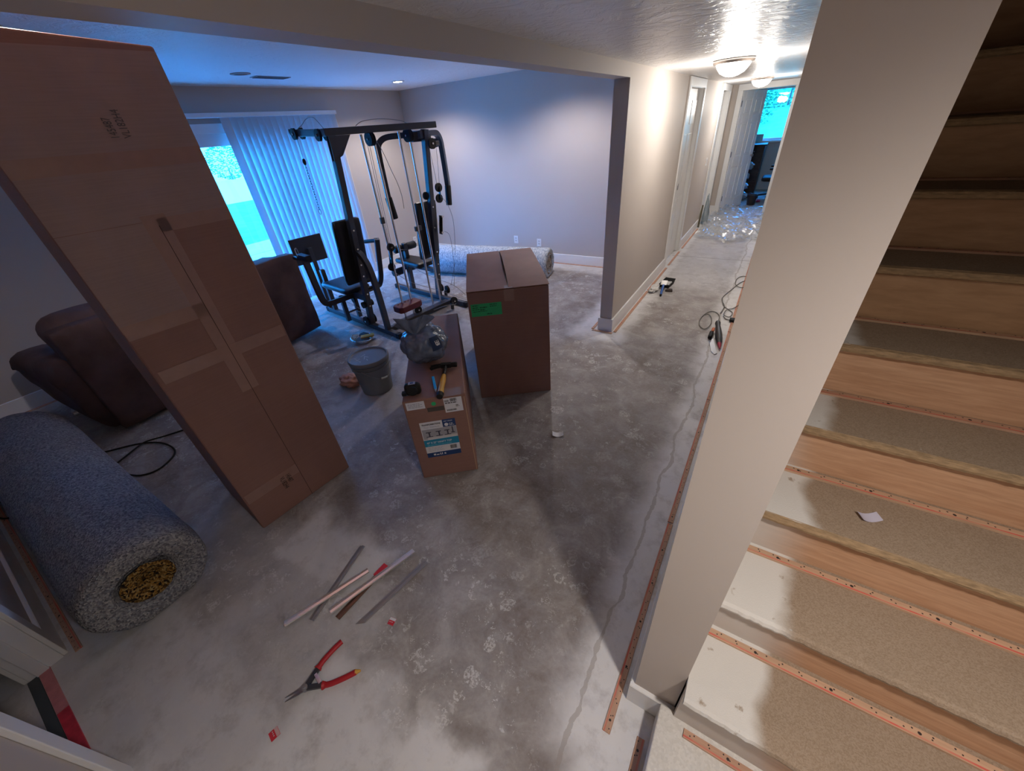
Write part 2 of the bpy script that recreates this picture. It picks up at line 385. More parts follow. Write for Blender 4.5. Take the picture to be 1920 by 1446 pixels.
def soft_box(bm, lo, hi, r, cuts=8, M=None, amp=0.0, fr=5.0, seed=0.0):
    lo, hi = Vector(lo), Vector(hi); c = (lo + hi) / 2; tmp = bmesh.new()
    bmesh.ops.create_cube(tmp, size=1.0)
    bmesh.ops.subdivide_edges(tmp, edges=tmp.edges[:], cuts=cuts, use_grid_fill=True)
    ext = hi - lo
    for q in tmp.verts:
        p = Vector((q.co.x * ext.x, q.co.y * ext.y, q.co.z * ext.z)) + c
        k = Vector([min(max(p[i], lo[i] + min(r, ext[i] / 2.001)), hi[i] - min(r, ext[i] / 2.001)) for i in range(3)])
        d = p - k
        p = k + d.normalized() * min(r, min(ext) / 2) if d.length > 1e-7 else p
        if amp:
            nrm = d.normalized() if d.length > 1e-7 else (p - c).normalized()
            p += nrm * amp * noise.noise(p * fr + Vector((seed, seed, seed)))
        q.co = M @ p if M is not None else p
    me = bpy.data.meshes.new('t'); tmp.to_mesh(me); tmp.free(); bm.from_mesh(me); bpy.data.meshes.remove(me)
def obj(name, bm, mt, parent=None, smooth=None, bevel=0.0, bseg=2, sub=0):
    bmesh.ops.recalc_face_normals(bm, faces=bm.faces[:])
    if parent is not None:
        inv = RM[parent.name].inverted(); bm.transform(inv)
    me = bpy.data.meshes.new(name); bm.to_mesh(me); bm.free()
    o = bpy.data.objects.new(name, me); C.objects.link(o)
    if mt: me.materials.append(mt)
    if parent is not None: o.parent = parent; RM[o.name] = RM[parent.name]
    else: RM[o.name] = Matrix.Identity(4)
    if smooth is not None:
        for p in me.polygons: p.use_smooth = True
        if smooth < 180: me.set_sharp_from_angle(angle=math.radians(smooth))
    if bevel:
        b = o.modifiers.new('bevel', 'BEVEL'); b.width = bevel; b.segments = bseg; b.limit_method = 'ANGLE'; b.angle_limit = math.radians(40)
    return o
def recenter(o, loc, rotz=0.0):
    M = Matrix.Translation(Vector(loc)) @ Matrix.Rotation(rotz, 4, 'Z')
    o.data.transform(M.inverted()); o.location = loc; o.rotation_euler = (0, 0, rotz); RM[o.name] = M; return o
def thing(name, label, cat, loc=(0, 0, 0), rotz=0.0, group=None):
    o = bpy.data.objects.new(name, None); C.objects.link(o); o.location = loc; o.rotation_euler = (0, 0, rotz)
    o.empty_display_size = .1
    o['label'] = label; o['category'] = cat
    if group: o['group'] = group
    RM[o.name] = Matrix.Translation(Vector(loc)) @ Matrix.Rotation(rotz, 4, 'Z'); return o
def tag(o, label, cat, group=None, kind=None):
    o['label'] = label; o['category'] = cat
    if group: o['group'] = group
    if kind: o['kind'] = kind
    return o
def struct(name, bm, mt, label=None, cat=None, parent=None, bevel=0.0, smooth=None):
    o = obj(name, bm, mt, parent, smooth, bevel)
    if parent is None:
        o['kind'] = 'structure'
        if label: o['label'] = label; o['category'] = cat
    return o
def S1(name, boxes, mt, label, cat, bevel=0.0):
    bm = MB()
    for lo, hi in boxes: box(bm, lo, hi)
    return struct(name, bm, mt, label, cat, bevel=bevel)
def text_bm(s, size, M, extrude=.0004, align='LEFT', sx=1.0, bold=0.0):
    cu = bpy.data.curves.new('txt', 'FONT'); cu.body = s; cu.size = size; cu.align_x = align; cu.extrude = extrude; cu.offset = bold
    cu.resolution_u = 3
    o = bpy.data.objects.new('txt', cu); C.objects.link(o)
    dg = bpy.context.evaluated_depsgraph_get(); me = bpy.data.meshes.new_from_object(o.evaluated_get(dg))
    bm = bmesh.new(); bm.from_mesh(me)
    bpy.data.objects.remove(o); bpy.data.curves.remove(cu); bpy.data.meshes.remove(me)
    bm.transform(M @ Matrix.Diagonal((sx, 1, 1, 1))); return bm
def face_M(o, ux, uy, off=.0006):
    ux, uy = Vector(ux).normalized(), Vector(uy).normalized(); n = ux.cross(uy); o = Vector(o) + n * off
    return Matrix(((ux.x, uy.x, n.x, o.x), (ux.y, uy.y, n.y, o.y), (ux.z, uy.z, n.z, o.z), (0, 0, 0, 1)))
def patch(bm, M, x0, y0, x1, y1, th=.0006, z=0.0): box(bm, (x0, y0, z), (x1, y1, z + th), M)

# ------------------------------------------------------------------ the shell of the house
XL, YF, XH0, XH1, YC = -5.296, 5.42, -1.21, -1.09, 3.47
PX0, PX1, PY = -.006, .127, .614
ZH, ZR, ZB = 2.112, 2.377, 2.028
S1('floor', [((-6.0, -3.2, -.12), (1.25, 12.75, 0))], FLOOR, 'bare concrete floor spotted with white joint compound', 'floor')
S1('wall_left', [((XL - .12, -.6, 0), (XL, 2.05, 2.5)), ((XL - .12, 4.05, 0), (XL, YF + .12, 2.5)), ((XL - .12, 2.05, 2.04), (XL, 4.05, 2.5))], WALL, 'greige painted wall with the sliding glass door', 'wall')
S1('wall_far', [((XL - .12, YF, 0), (XH0, YF + .12, 2.5))], WALL, 'blank greige far wall behind the gym machine', 'wall')
S1('wall_hall', [((XH0, YC, 0), (XH1, 5.67, 2.5)), ((XH0, 5.67, 2.03), (XH1, 6.55, 2.5)), ((XH0, 6.55, 0), (XH1, 8.25, 2.5)), ((XH0, 8.25, 2.03), (XH1, 9.15, 2.5)), ((XH0, 9.15, 0), (XH1, 9.5, 2.5)),
    ((XH0, -.6, ZB), (XH1, YC, 2.5))], WALL, 'cream painted hallway wall and the dropped beam continuing from it', 'wall')
S1('wall_stair', [((PX0, PY, 0), (PX1, 9.5, 4.8))], WALL, 'narrow beige wall end between the hallway and the stairs', 'wall')
S1('wall_end', [((-3.0, 9.5, 0), (-.93, 9.61, 2.5)), ((-.93, 9.5, 2.03), (-.12, 9.61, 2.5)), ((-.12, 9.5, 0), (1.25, 9.61, 4.8))], WALL, 'wall at the end of the hallway around the open door', 'wall')
S1('wall_back', [((XL - .12, -.6, 0), (-2.215, -.488, 2.5)), ((-2.215, -.6, 2.04), (-1.47, -.488, 2.5)), ((-1.47, -.6, 0), (1.25, -.488, 2.5))], WALL, 'wall beside the doorway at the bottom left', 'wall')
S1('wall_right', [((1.10, -.6, 0), (1.25, 9.6, 4.8))], WALL, 'wall on the far side of the stairs', 'wall')
S1('wall_closet', [((-3.0, YF + .12, 0), (-2.88, 9.5, 2.5)), ((-2.88, 7.3, 0), (XH0, 7.4, 2.5))], WALL, 'walls of the rooms off the hallway', 'wall')
S1('wall_behind', [((-3.6, -3.2, 0), (-3.5, -.6, 2.5)), ((-3.6, -3.2, 0), (1.25, -3.1, 2.5)), ((1.15, -3.2, 0), (1.25, -.6, 2.5))], WALL, 'walls of the room behind the doorway', 'wall')
S1('wall_study', [((-2.6, 9.61, 0), (-2.5, 12.7, 2.5)), ((1.15, 9.61, 0), (1.25, 12.7, 2.5)), ((-2.6, 12.5, 0), (-.82, 12.62, 2.5)), ((.5, 12.5, 0), (1.25, 12.62, 2.5)), ((-.82, 12.5, 0), (.5, 12.62, 1.06)), ((-.82, 12.5, 2.09), (.5, 12.62, 2.5))], WALL, 'walls of the study past the open door', 'wall')
S1('ceiling_hall', [((XH1, -.6, ZH), (PX0 + .02, 9.5, ZH + .1)), ((PX0 - .0, -.6, ZH), (1.2, .42, ZH + .1))], CEIL_H, 'low textured hallway ceiling with a satin sheen', 'ceiling')
S1('ceiling_room', [((XL - .12, -.6, ZR), (XH0, YF + .12, ZR + .1)), ((-3.0, YF + .12, 2.4), (XH0, 9.6, 2.5)), ((-3.6, -3.2, 2.4), (1.25, -.6, 2.5)), ((-2.6, 9.6, 2.38), (1.25, 12.62, 2.48))], CEIL_R, 'white textured ceiling of the gym room', 'ceiling')
S1('ceiling_stairwell', [((PX1, 0, 4.7), (1.25, 9.6, 4.8)), ((PX0, .32, ZH + .1), (1.25, .42, 4.8)), ((PX0, .42, ZH + .0), (PX1, PY, 4.8))], WALL, 'dark top of the stairwell', 'ceiling')

def base_bm(segs, h=.13, t=.015):
    bm = MB()
    for (x0, y0, x1, y1, nx, ny) in segs:
        d = Vector((x1 - x0, y1 - y0, 0)); L = d.length; d.normalize(); n = Vector((nx, ny, 0)); z = Vector((0, 0, 1))
        M = Matrix(((d.x, n.x, 0, x0), (d.y, n.y, 0, y0), (0, 0, 1, 0.002), (0, 0, 0, 1)))
        prof = [(0, 0), (t, 0), (t, h - .003), (t - .003, h), (0, h)]
        a = [bm.verts.new(M @ Vector((0, p, q))) for p, q in prof]; b = [bm.verts.new(M @ Vector((L, p, q))) for p, q in prof]
        for i in range(5): bm.faces.new((a[i], a[(i + 1) % 5], b[(i + 1) % 5], b[i]))
        bm.faces.new(a[::-1]); bm.faces.new(b)
    return bm
struct('baseboard_left', base_bm([(XL, -.488, XL, 1.95, 1, 0), (XL, 4.14, XL, YF, 1, 0)]), WHITE, 'white baseboard under the left wall', 'baseboard')
struct('baseboard_far', base_bm([(XL, YF, XH0, YF, 0, -1)]), WHITE, 'white baseboard along the far wall', 'baseboard')
struct('baseboard_hall', base_bm([(XH1, YC, XH1, 5.6, 1, 0), (XH1, 6.62, XH1, 8.18, 1, 0), (XH0 - .015, YC, XH1 + .015, YC, 0, -1), (XH0, YC, XH0, YF, -1, 0)]), WHITE, 'white baseboard wrapping the hallway wall', 'baseboard')
struct('baseboard_stair', base_bm([(PX0, PY, PX0, 9.5, -1, 0), (PX0 - .015, PY, PX1 + .012, PY, 0, -1)]), WHITE, 'white baseboard around the foot of the stair wall', 'baseboard')
struct('baseboard_back', base_bm([(XL, -.488, -2.28, -.488, 0, 1), (-1.40, -.488, .07, -.488, 0, 1)]), WHITE, 'white baseboard along the back wall', 'baseboard')
struct('baseboard_end', base_bm([(XH1, 9.5, -1.0, 9.5, 0, -1)]), WHITE, 'short white baseboard beside the open door', 'baseboard')

# casings and jambs
S1('trim_1', [((-2.215, -.6, 0), (-2.2, -.488, 2.03)), ((-2.285, -.488, 0), (-2.206, -.472, 2.03)), ((-2.1995, -.575, 0), (-2.19, -.535, 2.02)), ((-2.285, -.616, 0), (-2.206, -.6, 2.03)),
    ((-1.485, -.6, 0), (-1.47, -.488, 2.03)), ((-1.48, -.488, 0), (-1.405, -.472, 2.03)), ((-2.285, -.488, 2.0302), (-1.405, -.472, 2.10)), ((-2.199, -.599, 2.021), (-1.486, -.489, 2.039))], WHITE, 'white moulded door casing at the bottom left', 'door casing', bevel=.003)
S1('trim_2', [((XH1, 5.60, 0), (XH1 + .016, 5.675, 2.02)), ((XH1, 6.545, 0), (XH1 + .016, 6.62, 2.02)), ((XH1, 5.60, 2.0202), (XH1 + .016, 6.62, 2.108)), ((XH0, 5.671, 0), (XH1 - .0005, 5.685, 2.03)), ((XH0, 6.535, 0), (XH1 - .0005, 6.549, 2.03)), ((XH0, 5.686, 2.016), (XH1 - .0005, 6.534, 2.0295))], WHITE, 'white casing of the first doorway in the hallway', 'door casing', bevel=.003)
S1('trim_3', [((XH1, 8.18, 0), (XH1 + .016, 8.255, 2.02)), ((XH1, 9.145, 0), (XH1 + .016, 9.22, 2.02)), ((XH1, 8.18, 2.0202), (XH1 + .016, 9.22, 2.108)), ((XH0, 8.251, 0), (XH1 - .0005, 8.265, 2.03)), ((XH0, 9.135, 0), (XH1 - .0005, 9.149, 2.03))], WHITE, 'white casing of the second doorway in the hallway', 'door casing', bevel=.003)
S1('trim_4', [((-1.0, 9.484, 0), (-.925, 9.5, 2.02)), ((-.125, 9.484, 0), (-.05, 9.5, 2.02)), ((-1.0, 9.484, 2.0202), (-.05, 9.5, 2.108)), ((-.929, 9.5005, 0), (-.915, 9.61, 2.03)), ((-.135, 9.5005, 0), (-.121, 9.61, 2.03)), ((-.914, 9.5005, 2.016), (-.136, 9.61, 2.0295))], WHITE, 'white casing around the open door at the hallway end', 'door casing', bevel=.003)
S1('trim_5', [((XL, 4.05, 0), (XL + .016, 4.14, 1.97)), ((XL, 1.96, 0), (XL + .016, 2.05, 1.97)), ((XL, 1.96, 1.9702), (XL + .016, 4.14, 2.06))], WHITE, 'white casing around the sliding glass door', 'door casing', bevel=.003)
bm = MB(); box(bm, (-1.168, 5.686, .006), (-1.135, 6.534, 2.014))
for z0, z1 in ((.2, .8), (.98, 1.55), (1.65, 1.9)):
    for y0 in (5.80, 6.15): box(bm, (-1.135, y0, z0), (-1.129, y0 + .27, z1))
struct('door_3', bm, WHITE, 'closed white pocket door in the first doorway of the hallway', 'door', bevel=.004)

# closed slab of the second doorway
bm = MB(); box(bm, (XH0 + .01, 8.27, .01), (XH0 + .05, 9.13, 2.015))
for z0, z1 in ((.2, .8), (.98, 1.55), (1.65, 1.9)):
    for y0 in (8.37, 8.75): box(bm, (XH0 + .05, y0, z0), (XH0 + .056, y0 + .28, z1))
struct('door_2', bm, WHITE, 'closed white door at the far left of the hallway', 'door', bevel=.004)
lt = obj('door_latch', (lambda b: (box(b, (-1.1345, 6.01, .925), (-1.1285, 6.05, 1.0)), b)[1])(MB()), ALU_D); recenter(lt, (-1.132, 6.03, .96)); tag(lt, 'small metal latch plate on the edge of the closed white hallway door', 'latch')

# open six panel door
dr = bpy.data.objects.new('door_1', None); C.objects.link(dr); dr.location = (-.915, 9.6, 0); dr['kind'] = 'structure'
ang = math.atan2(.745, .33); dr.rotation_euler = (0, 0, ang)
RM['door_1'] = Matrix.Translation((-.915, 9.6, 0)) @ Matrix.Rotation(ang, 4, 'Z')
dr['label'] = 'white six panel door standing open at the hallway end'; dr['category'] = 'door'
Md = RM['door_1']
bm = MB(); box(bm, (0, 0, .012), (.80, .03, 2.02)); bm.transform(Md); obj('door_core', bm, WHITE, dr)
bm = MB()
for sy in ((-.008, 0), (.03, .038)):
    for x0, x1 in ((0, .11), (.345, .455), (.69, .80)): box(bm, (x0, sy[0], .012), (x1, sy[1], 2.02))
    for z0, z1 in ((.012, .22), (.80, .98), (1.53, 1.65), (1.90, 2.02)):
        for x0, x1 in ((.11, .345), (.455, .69)): box(bm, (x0, sy[0], z0), (x1, sy[1], z1))
bm.transform(Md); obj('door_frame_rails', bm, WHITE, dr, bevel=.004)
for x0 in (.14, .485):
    for z0, z1 in ((.25, .77), (1.01, 1.50), (1.68, 1.87)):
        bm = MB(); box(bm, (x0, -.007, z0), (x0 + .175, .037, z1)); bm.transform(Md); obj('raised_panel', bm, WHITE, dr, bevel=.006)
for z0 in (.2, .98, 1.78):
    bm = MB(); box(bm, (-.014, -.012, z0), (.012, .006, z0 + .09)); bm.transform(Md); obj('hinge', bm, ALU_D, dr)
bm = MB(); cyl(bm, (.73, -.05, .95), (.73, .08, .95), .012); cyl(bm, (.73, -.055, .95), (.73, -.03, .95), .026); cyl(bm, (.73, .06, .95), (.73, .085, .95), .026)
bm.transform(Md); obj('door_knob', bm, ALU_D, dr, 40)

# sliding glass door and study window
def win(name, label, loc):
    o = bpy.data.objects.new(name, None); C.objects.link(o); o.location = loc; o['kind'] = 'structure'; o['label'] = label; o['category'] = 'window'
    RM[name] = Matrix.Translation(Vector(loc)); return o
w1 = win('window_1', 'sliding glass door in the left wall behind the blinds', (XL - .06, 3.05, 0))
bm = MB(); x0, x1 = XL - .10, XL - .01
for lo, hi in (((x0, 2.05, 0), (x1, 2.10, 2.04)), ((x0, 4.0, 0), (x1, 4.05, 2.04)), ((x0, 2.10, 1.98), (x1, 4.0, 2.04)), ((x0, 2.10, 0), (x1, 4.0, .04))): box(bm, lo, hi)
obj('window_frame', bm, WHITE, w1, bevel=.004)
for y0, y1, xo in ((2.10, 3.08, XL - .05), (3.02, 4.0, XL - .085)):
    bm = MB()
    for lo, hi in (((xo, y0, .04), (xo + .03, y0 + .07, 1.98)), ((xo, y1 - .07, .04), (xo + .03, y1, 1.98)), ((xo, y0 + .07, 1.855), (xo + .03, y1 - .07, 1.98)), ((xo, y0 + .07, .04), (xo + .03, y1 - .07, .14))): box(bm, lo, hi)
    sx = obj('sash', bm, WHITE, w1, bevel=.003)
    bm = MB(); box(bm, (xo + .012, y0 + .07, .14), (xo + .018, y1 - .07, 1.855)); obj('window_pane', bm, GLASS, w1)
w2 = win('window_2', 'blue lit window in the study past the hallway door', (-.16, 12.56, 1.06))
bm = MB()
for lo, hi in (((-.82, 12.5, 1.06), (-.77, 12.6, 2.09)), ((.45, 12.5, 1.06), (.5, 12.6, 2.09)), ((-.77, 12.5, 2.04), (.45, 12.6, 2.09)), ((-.77, 12.5, 1.06), (.45, 12.6, 1.11))): box(bm, lo, hi)
obj('window_frame', bm, WHITE, w2, bevel=.004)
bm = MB(); box(bm, (-.87, 12.44, 1.02), (.55, 12.52, 1.06)); obj('window_sill', bm, WHITE, w2, bevel=.004)
bm = MB(); box(bm, (-.77, 12.55, 1.11), (.45, 12.556, 2.04)); obj('window_pane', bm, GLASS, w2)

# ------------------------------------------------------------------ outside
LAWN = mat('lawn_grass', (.10, .42, .20), .9, var=.35, vscale=2.5, bump=.8, bscale=20)
CONC = mat('pale_patio_concrete', (.62, .62, .62), .8, var=.08)
DRIVE = mat('bright_gravel', (.95, .95, .95), .9)
LEAF = mat('hedge_leaves', (.05, .16, .07), .8, var=.5, vscale=6)
S1('ground_patio', [((-9.35, -6, -.22), (XL - .125, 12, -.1)), ((-10.6, -6, -.22), (-9.38, 12, -.1))], CONC, 'pale concrete patio outside the sliding door', 'patio')
S1('ground_lawn', [((-20.5, -20, -.3), (-10.6, 40, -.13))], LAWN, 'lawn beyond the patio', 'lawn')
S1('ground_drive', [((-38, -30, -.3), (-20.5, 60, -.12))], DRIVE, 'bright gravel area beyond the lawn', 'drive')
bm = MB(); vsl = [bm.verts.new(p) for p in ((-9, 12.75, .55), (9, 12.75, .55), (9, 34, 4.3), (-9, 34, 4.3))]; bm.faces.new(vsl)
a2 = [bm.verts.new((q.co.x, q.co.y, q.co.z - .6)) for q in vsl]; bm.faces.new(a2[::-1])
for i in range(4): bm.faces.new((vsl[i], a2[i], a2[(i + 1) % 4], vsl[(i + 1) % 4]))
struct('ground_hill', bm, LAWN, 'grassy slope outside the study window', 'lawn')
def shrub(c, r, label, group, seed, flat=1.0):
    rnd = random.Random(seed); t = thing('shrub', label, 'shrub', (c[0], c[1], c[2] - r[2]), group=group)
    bm = MB()
    for k in range(1100):
        a = rnd.uniform(0, 2 * PI); z = rnd.uniform(-1, 1); q = math.sqrt(1 - z * z) * rnd.uniform(.55, 1)
        p = Vector((c[0] + r[0] * q * math.cos(a), c[1] + r[1] * q * math.sin(a), c[2] + r[2] * z))
        s = .065 * max(r) * rnd.uniform(.6, 1.2)
        n = Vector((rnd.uniform(-1, 1), rnd.uniform(-1, 1), rnd.uniform(-.3, 1))).normalized(); d, e, u = axes(n)
        vv = [bm.verts.new(p + s * k1 * e + s * k2 * u) for k1, k2 in ((-1, 0), (0, -.45), (1, 0), (0, .45))]; bm.faces.new(vv)
    obj('foliage', bm, LEAF, t)
    bm = MB(); cyl(bm, (c[0], c[1], c[2] - r[2]), c, .05 * max(r), .02, 8); obj('stem', bm, mat('bark', (.1, .07, .05), .9), t)
for i, (x, y, r) in enumerate(((-40, 15.8, 1.1), (-41, 19.6, 1.3), (-42, 23.4, 1.3), (-43, 28, 1.6), (-40, 12.6, 1.0))):
    shrub((x, y, r * .9 - .1), (r * 1.25, r * 1.25, r), 'leafy shrub seen far off through the sliding glass door', 'shrubs beyond the drive', 30 + i)
for i, (x, y, z, r) in enumerate(((-1.5, 17.0, 1.75, .75), (-.35, 19.2, 2.35, .75), (-3.4, 18.5, 2.2, .9), (1.7, 21, 3.0, .9), (-1.0, 23.5, 3.3, 1.5))):
    shrub((x, y, z), (r * 1.3, r * 1.0, r), 'leafy shrub on the slope outside the study window', 'shrubs on the slope', 60 + i)

# ------------------------------------------------------------------ lamps and ceiling fittings
DOME = emit('lit_frosted_glass', (1.0, .93, .86), 9.0)
def dome_lamp(c, label, k, col, watt, group=None, r=.15):
    t = thing('ceiling_lamp', label, 'ceiling lamp', c, group=group)
    bm = MB(); lathe(bm, [(r, -.002), (r + .004, -.012), (r - .004, -.028), (r - .02, -.03)], c, 40); obj('lamp_base', bm, mat('nickel_rim', (.55, .50, .47), .3, 1.0), t, 50)
    bm = MB(); lathe(bm, [(r - .022, -.03), (r - .035, -.055), (r - .06, -.085), (r - .10, -.105), (.02, -.112), (.001, -.113)], c, 40, cap0=True); obj('lamp_shade', bm, DOME, t, 180)
    L = bpy.data.lights.new('lamp_light', 'POINT'); L.energy = watt; L.color = col; L.shadow_soft_size = .08
    lo = bpy.data.objects.new('lamp_light', L); C.objects.link(lo); lo.location = (c[0], c[1], c[2] - .24); return t
dome_lamp((-.535, 4.36, ZH), 'lit frosted dome ceiling lamp, the nearer one in the hallway', 1, HALL_C, HALL_W, 'dome lamps in the hallway')
dome_lamp((-.555, 7.91, ZH), 'lit frosted dome ceiling lamp, the farther one by the open door', 1, HALL_C, HALL_W, 'dome lamps in the hallway')
def can_light(c, label, lit, group, watt=None, col=None, size=150, blend=.6):
    watt = watt or CAN_W; col = col or CAN_C
    t = thing('recessed_light', label, 'recessed light', c, group=group)
    bm = MB(); lathe(bm, [(.062, -.0005), (.085, -.001), (.085, -.005), (.062, -.008)], c, 36); obj('trim_ring', bm, WHITE if lit else mat('unlit_ring', (.35, .2, .16), .5), t, 50)
    bm = MB(); lathe(bm, [(.064, -.007), (.03, -.011), (.001, -.012)], c, 36)
    obj('lens', bm, emit('lit_lens', (1, .95, .9), 14) if lit else mat('dark_lens', (.16, .09, .07), .5), t, 180)
    if lit:
        L = bpy.data.lights.new('can_light', 'SPOT'); L.energy = watt; L.color = col; L.spot_size = math.radians(size); L.spot_blend = blend; L.shadow_soft_size = .05
        lo = bpy.data.objects.new('can_light', L); C.objects.link(lo); lo.location = (c[0], c[1], c[2] - .03)
can_light((-4.41, 4.53, ZR), 'small lit recessed ceiling light near the far corner', True, 'recessed lights')
can_light((-2.35, 4.53, ZR), 'lit recessed ceiling light hidden behind the dropped beam', True, 'recessed lights')
can_light((-2.33, .60, ZR), 'lit recessed ceiling light straight above the tall carton', True, 'recessed lights', 50.0)
can_light((-4.39, 2.54, ZR), 'unlit brown recessed ceiling light beside the air vent', False, 'recessed lights')
can_light((.58, .14, ZH), 'lit recessed ceiling light over the foot of the stairs', True, 'recessed lights', LAND_W, LAND_C, 150, 1.0)
t = thing('air_vent', 'flat grey air vent in the blue tinted ceiling', 'air vent', (-4.51, 2.9, ZR))
VENT = mat('vent_grey', (.30, .33, .38), .5)
bm = MB(); box(bm, (-4.57, 2.72, ZR - .006), (-4.45, 3.08, ZR - .001)); obj('vent_frame', bm, VENT, t, bevel=.002)
bm = MB()
for i in range(7): box(bm, (-4.56 + i * .016, 2.74, ZR - .010), (-4.553 + i * .016, 3.06, ZR - .006))
obj('louvre', bm, mat('vent_dark', (.12, .13, .15), .5), t)

def plate(c, n, label, group, kind='outlet'):
    n = Vector(n); s = Vector((0, 0, 1)).cross(n); M = face_M(c, s, (0, 0, 1), 0)
    t = thing('wall_outlet' if kind == 'outlet' else 'light_switch', label, kind, c, group=group)
    bm = MB(); box(bm, (-.037, -.058, .0005), (.037, .058, .006), M); obj('cover_plate', bm, WHITE, t, bevel=.002)
    bm = MB()
    if kind == 'outlet':
        for z in (-.026, .012): box(bm, (-.017, z, .006), (.017, z + .022, .008), M)
    else: box(bm, (-.016, -.03, .006), (.016, .03, .009), M)
    obj('socket' if kind == 'outlet' else 'rocker', bm, mat('socket_grey', (.55, .55, .56), .4), t)
plate((-3.352, YF, .298), (0, -1, 0), 'white outlet on the far wall, the left one of the pair above the big carton', 'wall outlets')
plate((-2.937, YF, .275), (0, -1, 0), 'white outlet on the far wall, the right one of the pair above the big carton', 'wall outlets')
plate((XL, 5.119, .247), (1, 0, 0), 'white outlet low on the left wall behind the gym machine', 'wall outlets')
plate((XH1, 7.85, 1.08), (1, 0, 0), 'white light switch on the hallway wall between the two doorways', None, 'switch')

# vertical blinds
def blind_mat():
    mt = bpy.data.materials.new('blind_vinyl'); mt.use_nodes = True; nt = mt.node_tree; nt.nodes.clear()
    o = nt.nodes.new('ShaderNodeOutputMaterial'); d = nt.nodes.new('ShaderNodeBsdfDiffuse'); t = nt.nodes.new('ShaderNodeBsdfTranslucent'); mx = nt.nodes.new('ShaderNodeMixShader')
    d.inputs[0].default_value = (.72, .72, .74, 1); t.inputs[0].default_value = (.75, .75, .78, 1); mx.inputs[0].default_value = .25
    nt.links.new(d.outputs[0], mx.inputs[1]); nt.links.new(t.outputs[0], mx.inputs[2]); nt.links.new(mx.outputs[0], o.inputs[0]); return mt
BL = blind_mat()
vb = thing('vertical_blinds', 'white vertical slat blinds drawn across the sliding glass door', 'blinds', (XL + .09, 3.2, 0))
bm = MB(); box(bm, (XL + .02, 1.98, 2.106), (XL + .125, 4.08, 2.146)); obj('headrail', bm, WHITE, vb, bevel=.003)
proto = None; NS = 19
for i in range(NS):
    y = 2.66 + i * (4.02 - 2.66) / (NS - 1)
    a = math.radians(-40 if i else -15)
    if proto is None or i == 1:
        bm = MB(); q = []
        for k in range(7):
            s_ = (k / 6 - .5) * .089; bow = .007 * (1 - (2 * s_ / .089) ** 2)
            q.append((s_, bow))
        top, bot = [], []
        for s_, b_ in q + [(s_, b_ - .0012) for s_, b_ in reversed(q)]:
            top.append(bm.verts.new((b_, s_, 2.104))); bot.append(bm.verts.new((b_, s_, .03)))
        n_ = len(top)
        for k in range(n_): bm.faces.new((top[k], top[(k + 1) % n_], bot[(k + 1) % n_], bot[k]))
        bm.faces.new(top); bm.faces.new(bot[::-1])
        me = bpy.data.meshes.new('slat'); bmesh.ops.recalc_face_normals(bm, faces=bm.faces[:]); bm.to_mesh(me); bm.free(); me.materials.append(BL)
        for p in me.polygons: p.use_smooth = True
        me.set_sharp_from_angle(angle=math.radians(40)); proto = me
    o = bpy.data.objects.new('slat', proto); C.objects.link(o); o.parent = vb
    o.location = (XL + .09 - (XL + .09), y - 3.2, 0); o.rotation_euler = (0, 0, a)

# ------------------------------------------------------------------ tack strips
def strip(p0, p1, mt, parent=None, name='tack_strip', wd=.027, z=0.0, th=.007):
    p0, p1 = Vector(p0), Vector(p1); d = p1 - p0; L = math.hypot(d.x, d.y); a = math.atan2(d.y, d.x)
    bm = MB(); h = wd / 2
    A = [bm.verts.new(q) for q in ((0, -h, 0), (0, h, 0), (0, h, th), (0, -h + .002, th * .9))]
    B = [bm.verts.new((L, q.co.y, q.co.z)) for q in A]
    for i in range(4): bm.faces.new((A[i], A[(i + 1) % 4], B[(i + 1) % 4], B[i]))
    bm.faces.new(A[::-1]); bm.faces.new(B)
    bmesh.ops.recalc_face_normals(bm, faces=bm.faces[:])
    me = bpy.data.meshes.new(name); bm.to_mesh(me); bm.free(); me.materials.append(mt)
    o = bpy.data.objects.new(name, me); C.objects.link(o)
    W = Matrix.Translation((p0.x, p0.y, z)) @ Matrix.Rotation(a, 4, 'Z')
    if parent is not None:
        o.parent = parent; W = RM[parent.name].inverted() @ W; o.matrix_local = W
    else:
        o.location = (p0.x, p0.y, z); o.rotation_euler = (0, 0, a)
    return o
G = 'tack strips on the concrete'
def fstrip(p0, p1, mt, label): tag(strip(p0, p1, mt), label, 'tack strip', G)
ys = (.47, 1.45, 2.66, 3.88, 5.1, 6.3, 7.5)
names_ = ('orange tack strip along the stair wall, the piece nearest the stairs', 'orange tack strip along the stair wall, second piece from the stairs', 'orange tack strip along the stair wall, third piece from the stairs',
          'tack strip along the stair wall, the piece beside the tangled cables', 'tack strip along the stair wall, deep in the hallway', 'tack strip along the stair wall, the deepest piece')
for i in range(6): fstrip((-.052 - .002 * (i % 2), ys[i], 0), (-.052, ys[i + 1] - .012, 0), TACK, names_[i])
for (y0, y1, lab) in ((3.46, 4.66, 'red printed tack strip along the cream hallway wall, the piece starting at its corner'), (4.70, 5.62, 'tack strip along the cream hallway wall, ending at the first doorway'), (5.75, 6.45, 'short tack strip across the sill of the first hallway doorway'), (6.66, 8.0, 'tack strip along the hallway wall past the first doorway')):
    fstrip((-1.045, y0, 0), (-1.045, y1, 0), TACK, lab)
fstrip((-1.27, 3.425, 0), (-1.06, 3.425, 0), TACKR, 'short red tack strip across the end of the cream wall')
fstrip((-1.275, 3.45, 0), (-1.275, 4.4, 0), TACKR, 'red tack strip on the room side of the cream wall')
fstrip((-4.9, YF - .045, 0), (-3.2, YF - .045, 0), TACK, 'tack strip along the far wall behind the grey roll')
